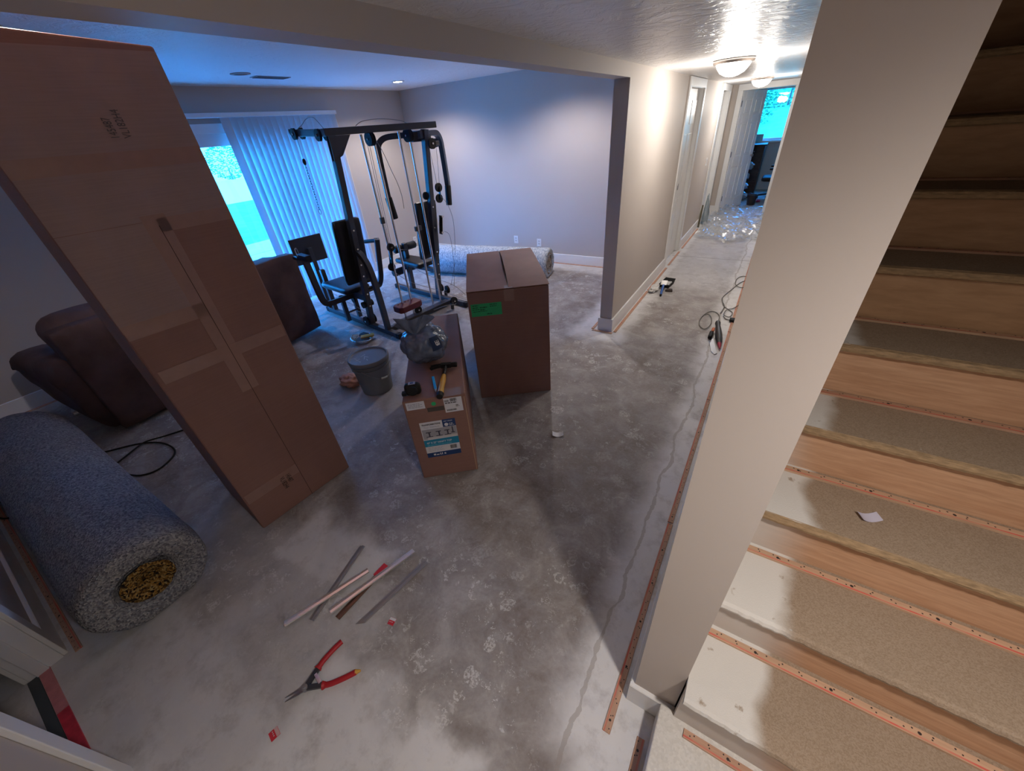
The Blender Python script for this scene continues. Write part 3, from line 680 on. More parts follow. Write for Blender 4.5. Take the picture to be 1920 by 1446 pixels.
fstrip((-3.18, YF - .045, 0), (-1.32, YF - .045, 0), TACK, 'tack strip along the far wall right of the big carton')
fstrip((XL + .045, -.42, 0), (XL + .045, 1.8, 0), TACK, 'tack strip along the left wall behind the brown sofa')
fstrip((-4.4, -.443, 0), (-2.176, -.443, 0), TACK, 'wooden tack strip beside the grey roll at the bottom left')
t = tag(strip((-2.25, -.553, 0), (-1.934, -.553, 0), mat('pink_printed_strip', (.62, .24, .26), .6, var=.15, vscale=30), wd=.038), 'pale pink printed strip coming out from under the white casing', 'tack strip', G)
t = tag(strip((-1.93, -.553, 0), (-1.50, -.553, 0), mat('red_printed_strip', (.55, .04, .07), .6, var=.25, vscale=30), wd=.038), 'bright red printed strip at the bottom left doorway', 'tack strip', G)
fstrip((.058, .515, 0), (.058, -.30, 0), TACK, 'short tack strip beside the painted bottom step')
t = tag(strip((-2.2, -.59, 0), (-1.49, -.59, 0), mat('slate_sill', (.07, .085, .10), .5), name='door_sill', wd=.035, th=.004), 'dark slate sill strip in the bottom left doorway', 'sill')

# ------------------------------------------------------------------ stairs
st = thing('staircase', 'bare unfinished wooden staircase rising behind the beige wall end', 'stairs', (.6, .58, 0))
bm = MB(); box(bm, (.085, -.485, 0), (1.098, .597, .15)); obj('bottom_step', bm, chip_mat('painted_board', [(.1, (.62, .60, .56)), (.9, (.70, .68, .64))], 150, None), st, bevel=.004)
bm = MB()
for k in range(13):
    yk = .55 + .228 * k; zk = .381 + .19 * k
    bm = MB(); sec = [(yk + .006, zk - .026), (yk, zk - .018), (yk + .001, zk - .006), (yk + .009, zk), (yk + .262, zk), (yk + .262, zk - .026)]
    a = [bm.verts.new((.129, y, z)) for y, z in sec]; b_ = [bm.verts.new((1.098, y, z)) for y, z in sec]
    for i in range(6): bm.faces.new((a[i], a[(i + 1) % 6], b_[(i + 1) % 6], b_[i]))
    bm.faces.new(a[::-1]); bm.faces.new(b_); obj('tread', bm, CHIP, st)
    # ragged sawn front edge of the board
    bm = MB(); nx = 90; rows = []
    rnd = random.Random(k)
    for i in range(nx + 1):
        x = .1292 + (1.0975 - .1292) * i / nx; j = rnd.uniform(-.0009, .0009)
        rows.append([bm.verts.new((x, y + j * (1 if 0 < q < 4 else .3), z)) for q, (y, z) in enumerate(((yk + .011, zk + .0008), (yk + .0005 + j, zk - .0035), (yk - .004 + j, zk - .013), (yk - .002 + j, zk - .022), (yk + .009, zk - .0275)))])
    for A, B in zip(rows, rows[1:]):
        for q in range(4): bm.faces.new((A[q], A[q + 1], B[q + 1], B[q]))
    obj('tread_edge', bm, OSB if k > 1 else CHIP, st)
    bm = MB(); box(bm, (.129, yk + .032, zk - (.19 if k else .231)), (1.098, yk + .050, zk - .0265)); obj('riser', bm, PINE if k < 5 else PLY, st)
    if k < 9:
        zt = zk - (.19 if k else .231)
        strip((1.09, yk + .004, 0), (.135 if k else .165, yk + .004, 0), TACKR if k in (1, 2, 3, 5) else TACK, st, z=zt + .0003)

# ------------------------------------------------------------------ cartons
def quad_box(bm, bot, top):
    a = [bm.verts.new(p) for p in bot]; b = [bm.verts.new(p) for p in top]
    for i in range(4): bm.faces.new((a[i], a[(i + 1) % 4], b[(i + 1) % 4], b[i]))
    bm.faces.new(a[::-1]); bm.faces.new(b)
def ink_lines(M, x0, x1, ys_, name, mt, parent, h=.004, seed=1, z=.0012):
    rnd = random.Random(seed); bm = MB()
    for y in ys_:
        x = x0
        end = x0 + (x1 - x0) * rnd.uniform(.65, 1)
        while x < end:
            w_ = rnd.uniform(.006, .02); patch(bm, M, x, y, min(x + w_, end), y + h, .0003, z); x += w_ + .003
    return obj(name, bm, mt, parent)
def barcode(M, x0, y0, x1, y1, parent, seed=1, z=.0012):
    rnd = random.Random(seed); bm = MB(); x = x0
    while x < x1:
        w_ = rnd.choice((.0008, .0012, .002)); patch(bm, M, x, y0, min(x + w_, x1), y1, .0003, z); x += w_ + rnd.choice((.0009, .0014))
    return obj('barcode', bm, INK, parent)

# tall leaning carton
A = Vector((-2.034, .34, 0)); B = Vector((-1.983, .905, 0)); u3 = (B - A).normalized(); n3 = Vector((u3.y, -u3.x, 0))
lean = Vector((-.055, -.006, 0)); zA, zB = 2.168, 2.135; Dp = .47
tc = thing('carton', 'tall brown carton standing in the left foreground, wrapped in clear film near the top', 'cardboard box', (A + B) / 2 - n3 * Dp / 2)
bm = MB(); z3 = Vector((0, 0, 1))
quad_box(bm, [A, B, B - n3 * Dp, A - n3 * Dp], [A + lean + z3 * zA, B + lean + z3 * zB, B - n3 * Dp + lean + z3 * zB, A - n3 * Dp + lean + z3 * zA])
obj('carton_body', bm, CARD, tc, bevel=.007)
up3 = (z3 * 2.135 + lean).normalized(); T = face_M(A, u3, up3, .0004)
W3 = (B - A).length
def tpatch(name, rs, mt, th=.0006, z=0.0):
    bm = MB()
    for r in rs: patch(bm, T, *r, th, z)
    return obj(name, bm, mt, tc)
tpatch('film_wrap', [(.004, 1.60, W3 - .004, 2.12)], CARD_T)
tpatch('film_wrap', [(.004, 1.23, .285, 1.598)], CARD_T)
tpatch('packing_tape', [(.255, .80, .335, 1.62)], TAPE, .0005, .0002)
tpatch('packing_tape', [(.02, .985, W3 - .01, 1.045)], TAPE, .0005, .0008)
tpatch('packing_tape', [(.01, .20, .30, .262)], TAPE, .0005)
tpatch('packing_tape', [(.003, 1.775, W3 - .003, 1.83)], TAPE, .0005, .0008)
tpatch('packing_tape', [(.005, 1.20, .30, 1.26)], TAPE, .0005, .0002); tpatch('packing_tape', [(.30, 1.555, W3 - .004, 1.605)], TAPE, .0005, .0002)
tpatch('flap_seam', [(.2988, .004, .3012, 1.58)], mat('seam_shadow', (.07, .035, .03), .9), .0004, .0011)
S90 = Matrix.Rotation(-PI / 2, 4, 'Z')
def printed(s, x, y, size, rot, mt, sx=1.0): return obj('printed_code', text_bm(s, size, T @ Matrix.Translation((x, y, .0016)) @ Matrix.Rotation(rot, 4, 'Z'), .0002, sx=sx), mt, tc)
printed('145487', .226, .236, .036, -PI / 2, INK, .58); printed('VL182H4', .192, .236, .036, -PI / 2, INK, .62)
printed('145487', .330, 1.868, .034, PI / 2, INKG, .62); printed('VL182H4', .366, 1.868, .034, PI / 2, INKG, .66)

# vanity top carton lying on its long edge
A = Vector((-1.461, 1.066, 0)); B = Vector((-1.196, 1.29, 0)); uv_ = (B - A).normalized(); nv = Vector((uv_.y, -uv_.x, 0)); Wv = (B - A).length; Lv, Hv = 1.14, .60
vc = thing('carton', 'long low brown carton with a vanity top label on its end', 'cardboard box', (A + B) / 2 - nv * Lv / 2)
bm = MB(); quad_box(bm, [A, B, B - nv * Lv, A - nv * Lv], [A + z3 * Hv, B + z3 * Hv, B - nv * Lv + z3 * Hv, A - nv * Lv + z3 * Hv]); obj('carton_body', bm, CARD, vc, bevel=.006)
V = face_M(A, uv_, z3, .0003)
def vpatch(name, rs, mt, parent=vc, z=.0, th=.0006):
    bm = MB()
    for r in rs: patch(bm, V, *r, th, z)
    return obj(name, bm, mt, parent)
lb = vpatch('product_label', [(.060, .167, .263, .440)], PAPER)
vpatch('label_corner', [(.189, .388, .264, .442)], NAVY, lb, .0005)
vpatch('label_band', [(.060, .254, .264, .306)], TEAL, lb, .0005)
vpatch('label_footer', [(.060, .167, .263, .203)], NAVY, lb, .0005)
ph = vpatch('label_photo', [(.064, .312, .262, .386)], GREYP, lb, .0005)
bm = MB()
for x in (.098, .155, .205):
    patch(bm, V, x, .330, x + .008, .366, .0003, .0012); patch(bm, V, x - .014, .360, x + .016, .366, .0003, .0012); patch(bm, V, x - .016, .328, x + .022, .333, .0003, .0012)
patch(bm, V, .236, .340, .243, .384, .0003, .0012); patch(bm, V, .229, .338, .250, .345, .0003, .0012)
obj('tap_silhouette', bm, mat('photo_dark', (.05, .05, .08), .6), lb)
vpatch('basin_shape', [(.088, .312, .262, .326)], mat('photo_light', (.60, .58, .58), .5), lb, .0010)
def vtext(s, x, y, size, mt, sx=1.0, name='label_text', bold=.0): return obj(name, text_bm(s, size, V @ Matrix.Translation((x, y, .0014)), .0002, sx=sx, bold=bold), mt, lb)
vtext('TRANSFORMATIONS', .070, .416, .0155, INK, .74, bold=.0004); vtext('Your Elements', .078, .397, .016, GREYP, .95)
vtext('43" X 22" VANITY TOP', .074, .276, .0185, PAPER, .80, bold=.0003)
vtext('BEST GRADE', .198, .425, .011, PAPER, .80)
bm = MB(); lathe(bm, [(.0115, .0), (.0115, .0004)], V @ Vector((.210, .404, .0008)), 24, nv); obj('round_seal', bm, PAPER, lb)
ink_lines(V, .226, .255, (.409, .402, .395), 'label_text', PAPER, lb, .003, 4)
ink_lines(V, .075, .24, (.262,), 'label_text', mat('teal_light', (.15, .5, .62), .5), lb, .004, 5)
ink_lines(V, .075, .18, (.243, .234, .225, .216), 'label_text', GREYP, lb, .002, 6)
barcode(V, .205, .215, .244, .245, lb, 3)
bm = MB()
for x, w_, h_ in ((.098, .013, .013), (.115, .016, .008), (.136, .005, .016), (.147, .005, .016), (.138, .012, .004), (.162, .010, .012)): patch(bm, V, x, .180, x + w_, .180 + h_, .0003, .0012)
obj('pictogram', bm, PAPER, lb)
l2 = vpatch('address_label', [(.016, .539, .117, .590)], PAPER); ink_lines(V, .026, .106, (.576, .568, .560, .552), 'label_text', GREYP, l2, .0035, 9)
l3 = vpatch('shipping_label', [(.222, .487, .323, .585)], PAPER)
barcode(V, .258, .560, .295, .580, l3, 5); barcode(V, .232, .497, .285, .508, l3, 6); barcode(V, .226, .560, .250, .573, l3, 8)
ink_lines(V, .228, .305, (.549,), 'label_text', INK, l3, .006, 10); ink_lines(V, .285, .305, (.530, .522), 'label_text', INK, l3, .004, 11)
bm = MB(); lathe(bm, [(.013, 0), (.013, .0006)], V @ Vector((.166, .561, 0)), 24, nv); obj('green_dot', bm, GREEN, vc)
vpatch('hand_hole', [(.125, .509, .219, .538)], mat('hand_hole_dark', (.085, .07, .06), .8))
bm = MB(); box(bm, (.215, -.006, Hv + .0002), (.325, .07, Hv + .0012), Matrix(((uv_.x, -nv.x, 0, A.x), (uv_.y, -nv.y, 0, A.y), (0, 0, 1, 0), (0, 0, 0, 1)))); obj('packing_tape', bm, mat('shiny_tape', (.30, .22, .19), .2), vc)
bm = MB(); patch(bm, V, Wv - .012, .003, Wv - .007, Hv - .02, .0012); obj('flap_edge', bm, CARD_E, vc)

# big square carton
A = Vector((-1.625, 1.936, 0)); B = Vector((-1.17, 2.275, 0)); ub = (B - A).normalized(); nb = Vector((ub.y, -ub.x, 0)); Wb = (B - A).length; Lb, Hb = .97, .885
bc = thing('carton', 'big brown carton with a bright green sticker, right of the long low one', 'cardboard box', (A + B) / 2 - nb * Lb / 2)
bm = MB(); quad_box(bm, [A, B, B - nb * Lb, A - nb * Lb], [A + z3 * Hb, B + z3 * Hb, B - nb * Lb + z3 * Hb, A - nb * Lb + z3 * Hb]); obj('carton_body', bm, CARD, bc, bevel=.006)
def flap(x0, x1, rise0, rise1, name='top_flap'):
    bm = MB(); rows = []
    for i in range(9):
        t_ = i / 8; x = x0 + (x1 - x0) * t_
        row = []
        for j in range(9):
            s_ = j / 8; z = Hb + .003 + (rise0 + (rise1 - rise0) * t_) * math.sin(PI * min(1, s_ * .5 + .5 * s_)) * (1 if 0 else .9)
            row.append(A + ub * x - nb * (s_ * Lb) + z3 * z)
        rows.append(row)
    top = [[bm.verts.new(p + z3 * .004) for p in r] for r in rows]; bot = [[bm.verts.new(p) for p in r] for r in rows]
    for i in range(8):
        for j in range(8):
            bm.faces.new((top[i][j], top[i + 1][j], top[i + 1][j + 1], top[i][j + 1])); bm.faces.new((bot[i][j], bot[i][j + 1], bot[i + 1][j + 1], bot[i + 1][j]))
    for i in range(8):
        for j in (0, 8): bm.faces.new((top[i][j], bot[i][j], bot[i + 1][j], top[i + 1][j]))
        for k in (0, 8): bm.faces.new((top[k][i], top[k][i + 1], bot[k][i + 1], bot[k][i]))
    obj(name, bm, CARD, bc, 50)
flap(.0, .285, .004, .012); flap(.292, Wb + .004, .045, .012)
Bf = face_M(A, ub, z3, .0003)
g = obj('green_sticker', (lambda b: (patch(b, Bf, .017, .708, .232, .800), b)[1])(MB()), GREEN, bc)
DG = mat('dark_green_ink', (.005, .11, .04), .6)
ink_lines(Bf, .028, .085, (.785, .770, .757), 'label_text', DG, g, .006, 21); ink_lines(Bf, .080, .13, (.768, .752), 'label_text', DG, g, .008, 22); ink_lines(Bf, .150, .205, (.786, .773), 'label_text', DG, g, .006, 23); ink_lines(Bf, .03, .14, (.742,), 'label_text', DG, g, .005, 24); ink_lines(Bf, .125, .17, (.718,), 'label_text', DG, g, .007, 25)
bm = MB(); patch(bm, Bf, .255, Hb - .085, .325, Hb, .0006); obj('packing_tape', bm, TAPE, bc)
Bt = Matrix(((ub.x, -nb.x, 0, A.x), (ub.y, -nb.y, 0, A.y), (0, 0, 1, Hb + .008), (0, 0, 0, 1)))
bm = MB(); box(bm, (.262, -.004, 0), (.318, .26, .0008), Bt); obj('packing_tape', bm, mat('shiny_tape2', (.44, .36, .33), .18), bc)

# ------------------------------------------------------------------ things on the vanity carton
def on_van(x, d): return A_v + uv_ * x - nv * d
A_v = Vector((-1.461, 1.066, Hv + .001))
def lump(c, r, seed, amp, fr, seg=40):
    bm = MB(); bmesh.ops.create_uvsphere(bm, u_segments=seg, v_segments=seg * 2 // 3, radius=1)
    for q in bm.verts:
        p = q.co.copy(); n = noise.fractal(p * fr + Vector((seed, seed * 2, 0)), 1.0, 2.0, 4)
        rid = abs(noise.noise(p * fr * .8 + Vector((0, seed, seed)))) ** .6
        k = 1 + amp * n - amp * .6 * (1 - rid) ** 3
        z = p.z * k
        q.co = Vector((c[0] + r[0] * p.x * k, c[1] + r[1] * p.y * k, max(c[2], c[2] + r[2] * (1 + z))))
    return bm
bgc = (-1.648, 1.488, Hv + .002)
pb = thing('plastic_bag', 'tied translucent grey plastic bag sitting on the long low carton', 'bag', bgc)
BAG = mat('grey_bag_plastic', (.13, .165, .25), .2, var=.35, vscale=11, bump=.6, bscale=24, spec=.6)
bm = lump(bgc, (.146, .142, .122), 3.3, .12, 1.8, 72)
kd = Vector((.10, -.56, .82)).normalized(); ka, ks, ku = axes(kd); bce = Vector(bgc) + Vector((0, 0, .122))
for q in bm.verts:
    r_ = q.co - bce; d_ = r_.normalized(); cz = d_.dot(kd)
    if cz > -.2:
        th = math.atan2(d_.dot(ku), d_.dot(ks)); f_ = max(0, cz + .2) / 1.2
        fold = abs(math.sin(3.5 * th + 1.3 * noise.noise(d_ * 2))) ** .5 * .5 + abs(math.sin(8 * th + noise.noise(d_ * 3) * 2)) * .25
        k_ = 1 + .16 * (fold - .45) * f_ ** .8 * (1 - max(0, cz - .85) * 3) - .13 * max(0, cz - .8) / .2
        q.co = bce + r_ * k_; q.co.z = max(q.co.z, bgc[2])
obj('bag_body', bm, BAG, pb, 180)
bm = MB(); rows = []; kb = bce + kd * .112; nd_ = Vector((-.42, .42, .80)).normalized(); na, ns, nu = axes(nd_)
for i in range(8):
    t_ = i / 7; r = .014 + .095 * t_ ** .9
    rows.append([bm.verts.new(kb + nd_ * (.085 * t_) + (ns * math.cos(a) + nu * math.sin(a) * .6) * r * (1 + .22 * math.sin(5 * a + 2 * t_)) + nd_ * (.014 * math.sin(3 * a) * t_)) for a in [2 * PI * k / 48 for k in range(48)]])
for a_, b_ in zip(rows, rows[1:]):
    for k in range(48): bm.faces.new((a_[k], a_[(k + 1) % 48], b_[(k + 1) % 48], b_[k]))
obj('bag_neck', bm, BAG, pb, 180)
def bag_logo(y0, y1, th0, th1, mt, name):
    bm = MB(); rows = []
    for i in range(6):
        row = []
        for j in range(6):
            th = th0 + (th1 - th0) * j / 5; el = y0 + (y1 - y0) * i / 5
            d_ = Vector((math.cos(th) * math.cos(el), math.sin(th) * math.cos(el), math.sin(el)))
            row.append(bm.verts.new(Vector(bgc) + Vector((.153 * d_.x, .153 * d_.y, (.120 + .128 * d_.z)))))
        rows.append(row)
    for a_, b_ in zip(rows, rows[1:]):
        for j in range(5): bm.faces.new((a_[j], a_[j + 1], b_[j + 1], b_[j]))
    return obj(name, bm, mt, pb, 180)
NAVYB = mat('navy_bag_print', (.012, .03, .085), .35)
bag_logo(.02, .66, -.46, .02, NAVYB, 'printed_logo'); bag_logo(.85, 1.02, .0, .28, NAVYB, 'printed_square')
bm = MB()
for i, (e0, e1, t0, t1) in enumerate(((.26, .46, -.28, -.25), (.26, .46, -.20, -.17), (.34, .38, -.27, -.12), (.26, .46, -.12, -.09), (.22, .30, -.25, -.10))):
    pts = []
    for el, th in ((e0, t0), (e0, t1), (e1, t1), (e1, t0)):
        d_ = Vector((math.cos(th) * math.cos(el), math.sin(th) * math.cos(el), math.sin(el))); pts.append(bm.verts.new(Vector(bgc) + Vector((.1555 * d_.x, .1555 * d_.y, (.120 + .1295 * d_.z)))))
    bm.faces.new(pts)
obj('logo_script', bm, PAPER, pb)

# hammer
z0 = Hv + .004; hA = Vector((-1.462, 1.452, z0)); hB = Vector((-1.285, 1.185, z0)); hd = (hB - hA).normalized(); hs = Vector((-hd.y, hd.x, 0))
hm = thing('hammer', 'claw hammer with a yellow and black grip lying on the long low carton', 'hammer', hA)
bm = MB(); tube(bm, [hA + z3 * .02, hA + hd * .05 + z3 * .017, hA + hd * .12 + z3 * .016], .011, 10); obj('shaft', bm, BLACK, hm, 60)
bm = MB(); rows = [(0, .011, .011), (.02, .014, .014), (.06, .017, .016), (.12, .0155, .015), (.17, .018, .016), (.195, .019, .017)]
st_ = hA + hd * .11 + z3 * .0175; prv = None
for s_, a_, b_ in rows:
    ring = [bm.verts.new(st_ + hd * s_ + hs * a_ * math.cos(q) + z3 * b_ * math.sin(q)) for q in [2 * PI * i / 16 for i in range(16)]]
    if prv:
        for i in range(16): bm.faces.new((prv[i], prv[(i + 1) % 16], ring[(i + 1) % 16], ring[i]))
    else: bm.faces.new(ring[::-1])
    prv = ring
bm.faces.new(prv); obj('grip', bm, YEL, hm, 60)
bm = MB(); e0 = st_ + hd * .19; cyl(bm, e0, e0 + hd * .028, .0205, .017, 18); obj('grip_end', bm, BLACK, hm, 60)
bm = MB(); c0 = hA + z3 * .02
cyl(bm, c0 + hs * .03, c0 + hs * .062, .0145, .0165, 18); cyl(bm, c0 + hs * .062, c0 + hs * .068, .0165, .014, 18)
box_ = beam(bm, c0 - hs * .03, c0 + hs * .032, .026, .026)
for sgn in (-1, 1):
    sweep(bm, smooth_path([c0 - hs * .028 + hd * sgn * .006, c0 - hs * .06 + hd * (sgn * .009 + .006), c0 - hs * .09 + hd * (sgn * .012 + .020)], 4), rect(.012, .016))
obj('hammer_head', bm, BLACK, hm, 40)
bm = text_bm('FORGED', .016, Matrix(((hd.x, -hs.x, 0, hA.x + hd.x * .052 - hs.x * -.006), (hd.y, -hs.y, 0, hA.y + hd.y * .052 - hs.y * -.006), (0, 0, -1, Hv + .0295), (0, 0, 0, 1))) @ Matrix.Diagonal((1, 1, -1, 1)), .0003, sx=.75)
obj('shaft_lettering', bm, PAPER, hm)
# tape measure
tmc = Vector((-1.455, 1.158, Hv + .001)); tmm = Matrix.Translation(tmc) @ Matrix.Rotation(math.radians(40), 4, 'Z')
tm = thing('tape_measure', 'black tape measure on the near corner of the long low carton', 'tape measure', tmc)
bm = MB(); soft_box(bm, (-.045, -.024, .0), (.045, .024, .072), .022, 10, tmm); obj('tape_case', bm, BLACK, tm, 180)
bm = MB(); box(bm, (-.065, -.014, .002), (-.040, .014, .02), tmm); cyl(bm, tmm @ Vector((.0, -.03, .036)), tmm @ Vector((.0, .03, .036)), .029, None, 24); obj('tape_side', bm, BLACK, tm, 50, bevel=.002)
bm = MB(); box(bm, (-.018, -.013, .0715), (.02, .013, .0732), tmm); obj('top_badge', bm, GREYP, tm)
bm = MB(); box(bm, (-.008, -.006, .0732), (.010, .006, .0736), tmm); obj('badge_mark', bm, NAVY, tm)
# glossy blue carpenter pencil
pA, pB = Vector((-1.466, 1.332, Hv + .008)), Vector((-1.348, 1.224, Hv + .006))
pn = thing('pencil', 'shiny bright blue pencil beside the hammer handle', 'pencil', pA)
bm = MB(); beam(bm, pA, pA + (pB - pA) * .86, .016, .012); obj('pencil_body', bm, mat('blue_gloss', (.03, .46, .95), .12, spec=1.0), pn, bevel=.003)
bm = MB(); d_ = (pB - pA); cyl(bm, pA + d_ * .86, pB, .007, .0015, 8); obj('pencil_tip', bm, mat('pencil_wood', (.30, .42, .6), .5), pn, 50)

# ------------------------------------------------------------------ bucket
bcx = (-2.545, 1.668, 0)
bk = thing('bucket', 'grey plastic bucket with a closed lid and wire handle', 'bucket', bcx)
bm = MB(); lathe(bm, [(.118, .001), (.126, .006), (.148, .235), (.157, .237), (.157, .252), (.149, .254), (.150, .272), (.160, .274), (.160, .286), (.152, .288), (.153, .312)], bcx, 48); obj('bucket_body', bm, GREYPL, bk, 40)
bm = MB(); lathe(bm, [(.160, .292), (.165, .298), (.166, .318), (.160, .326), (.150, .326), (.146, .318), (.142, .314), (.02, .314), (.001, .314)], bcx, 48); obj('bucket_lid', bm, GREYPL, bk, 40)
bm = MB(); hp = []
for i in range(21):
    a = -1.15 + 2.5 * i / 20; s_ = math.sin(PI * i / 20); hp.append((bcx[0] + (.163 - .012 * s_) * math.cos(a), bcx[1] + (.163 - .012 * s_) * math.sin(a), .262 - .11 * s_))
tube(bm, hp, .0022, 6); obj('wire_handle', bm, ALU_D, bk, 180)
bm = MB(); k = hp[7]; k2 = hp[10]; tube(bm, [Vector(k), Vector(hp[8]), Vector(hp[9]), Vector(k2)], .008, 10); obj('handle_grip', bm, mat('white_grip', (.55, .55, .57), .5), bk, 60)
bm = MB()
rnd = random.Random(5)
for i in range(9):
    x, y = bcx[0] + rnd.uniform(-.09, .03), bcx[1] + rnd.uniform(-.1, 0.0); a = rnd.uniform(0, 3); box(bm, (-.03, -.004, .3144), (rnd.uniform(0, .03), .004, .3152), Matrix.Translation((x, y, 0)) @ Matrix.Rotation(a, 4, 'Z'))
obj('plaster_smears', bm, mat('dried_plaster', (.42, .41, .42), .9), bk)
# crumpled peach rag beside the bucket
bm = lump((-2.80, 1.60, .001), (.11, .09, .05), 8.1, .30, 2.4, 34); rg = obj('rag', bm, mat('peach_cloth', (.52, .25, .17), .6, var=.2), None, 180); recenter(rg, (-2.80, 1.60, 0)); tag(rg, 'crumpled peach coloured rag on the floor left of the bucket', 'rag')
# coil with yellow tag
cl = thing('wire_coil', 'small shiny coil with a yellow tag on the floor behind the bucket', 'coil', (-3.42, 2.24, 0))
bm = MB()
for k in range(5):
    r = .095 + .008 * k; tube(bm, [(-3.42 + r * math.cos(a), 2.24 + r * .8 * math.sin(a), .010 + .008 * k + .004 * math.sin(3 * a + k)) for a in [2 * PI * i / 40 for i in range(40)]], .005, 6, True)
obj('coil_wire', bm, CHROME, cl, 180)
bm = MB(); box(bm, (-.07, -.032, .045), (.07, .032, .062), Matrix.Translation((-3.37, 2.28, 0)) @ Matrix.Rotation(.9, 4, 'Z')); obj('yellow_tag', bm, YEL, cl, bevel=.006)
bm = MB(); soft_box(bm, (-.05, -.04, .02), (.05, .04, .06), .02, 5, Matrix.Translation((-3.45, 2.30, 0))); obj('black_clip', bm, BLACK, cl, 180)

# ------------------------------------------------------------------ rolls of carpet pad
PAD = pad_mat('rebond_pad', [(.05, (.085, .085, .105)), (.3, (.18, .18, .205)), (.6, (.30, .30, .315)), (.95, (.45, .445, .44))], 135, (1.4, 1.0, 1.0), .6)
PAD2 = pad_mat('pale_rebond_pad', [(.05, (.16, .20, .26)), (.4, (.38, .42, .46)), (.9, (.60, .62, .63))], 70, (1.6, .8, .8), .4)
CORE = pad_mat('mustard_pad_core', [(.2, (.012, .010, .010)), (.42, (.12, .06, .018)), (.62, (.34, .18, .04)), (.9, (.42, .30, .12))], 125, (1, 1, 1), .8)
def roll(name, label, p0, p1, r, mt, core_mt, seed, flat=.94, core=.42):
    p0, p1 = Vector(p0), Vector(p1); d, s, u = axes(p1 - p0); L = (p1 - p0).length
    t = thing(name, label, 'roll', (p0.x, p0.y, 0), group=None)
    bm = MB(); rings = []; n = 64; m_ = max(24, int(L / .05))
    for i in range(m_ + 1):
        ring = []
        for k in range(n):
            a = 2 * PI * k / n; q = p0 + d * (L * i / m_); nn = noise.fractal(Vector((i * .12, 2.2 * math.cos(a), 2.2 * math.sin(a) + seed)), 1, 2, 3)
            e = min(i, m_ - i); rr = r * (1 + .022 * nn) * (1 - .03 * (max(0, 2 - e) / 2) ** 2)
            y = rr * math.sin(a); ring.append(bm.verts.new(q + s * rr * math.cos(a) * 1.03 + u * (y * flat if y > -r * .9 else -r * .9 * flat)))
        rings.append(ring)
    for A_, B_ in zip(rings, rings[1:]):
        for k in range(n): bm.faces.new((A_[k], A_[(k + 1) % n], B_[(k + 1) % n], B_[k]))
    for ring, sg in ((rings[0], -1), (rings[-1], 1)):
        cen = sum((q.co for q in ring), Vector()) / n; prv = ring
        for f_, dep in ((.97, -.012), (.90, -.020), (.72, -.008), (.55, -.010), (core, .06)):
            cur = [bm.verts.new(cen + (q.co - cen) * f_ + d * (-sg * dep) + d * .006 * noise.noise(q.co * 14 + Vector((f_ * 9, 0, 0)))) for q in ring]
            for k in range(n): bm.faces.new((prv[k], prv[(k + 1) % n], cur[(k + 1) % n], cur[k]))
            prv = cur
        bm.faces.new(prv)
    minz = min(q.co.z for q in bm.verts); bmesh.ops.translate(bm, verts=bm.verts[:], vec=(0, 0, .001 - minz)); dz = .001 - minz
    obj('pad_layers', bm, mt, t, 180)
    for e_, sg in ((p0, -1), (p1, 1)):
        bm = MB(); c = e_ + u * (0) + z3 * dz; prv = None; rnd = random.Random(seed)
        for f_, dep in ((core * 1.02, -.004), (core * .85, -.012), (core * .6, .004), (core * .3, .022), (.02, .026)):
            cur = [bm.verts.new(c + s * r * f_ * math.cos(a) + u * r * f_ * .97 * math.sin(a) + d * (-sg * dep) + d * rnd.uniform(-.006, .006)) for a in [2 * PI * k / 36 for k in range(36)]]
            if prv:
                for k in range(36): bm.faces.new((prv[k], prv[(k + 1) % 36], cur[(k + 1) % 36], cur[k]))
            prv = cur
        bm.faces.new(prv); obj('roll_core', bm, core_mt, t, 60)
    return t
roll('carpet_pad_roll', 'mottled grey roll of carpet padding with a mustard core in the left foreground', (-2.03, -.125, .225), (-4.15, -.135, .225), .232, PAD, CORE, 1.7)
roll('carpet_pad_roll', 'pale speckled roll of carpet padding lying by the far wall', (-2.46, 4.80, .21), (-4.35, 4.46, .21), .215, PAD2, pad_mat('tan_pad_core', [(.1, (.10, .07, .05)), (.5, (.36, .28, .20)), (.9, (.55, .47, .36))], 50, (1, 1, 1), .6), 5.1, core=.78)

# ------------------------------------------------------------------ sofa seen from behind
sv = Vector((-.10, .995, 0)).normalized(); dv = Vector((-.995, -.10, 0)).normalized()
So = Vector((-3.945, .31, 0)); MS = Matrix(((sv.x, dv.x, 0, So.x), (sv.y, dv.y, 0, So.y), (0, 0, 1, 0), (0, 0, 0, 1)))
sf = thing('sofa', 'brown microfibre reclining sofa with its back to the room', 'sofa', So + sv * .98 + dv * .5)
def sbox(name, lo, hi, r, amp=.008, seed=0.0, cuts=9, mt=BROWN):
    bm = MB(); soft_box(bm, lo, hi, r, cuts, MS, amp, 6, seed); return obj(name, bm, mt, sf, 180)
sbox('base', (.06, .08, .05), (1.92, .95, .40), .04, .004)
sbox('back_panel', (.0, .0, .03), (1.97, .16, .875), .03, .008, 2.0, 14)
sbox('back_cushion', (.02, .10, .38), (.98, .40, .93), .12, .03, 4.0, 14); sbox('back_cushion', (.99, .10, .38), (1.93, .40, .86), .12, .03, 7.0, 14)
sbox('seat_cushion', (.18, .30, .34), (.97, 1.0, .50), .07, .02, 9.0, 12); sbox('seat_cushion', (.99, .30, .34), (1.80, 1.0, .50), .07, .02, 11.0, 12)
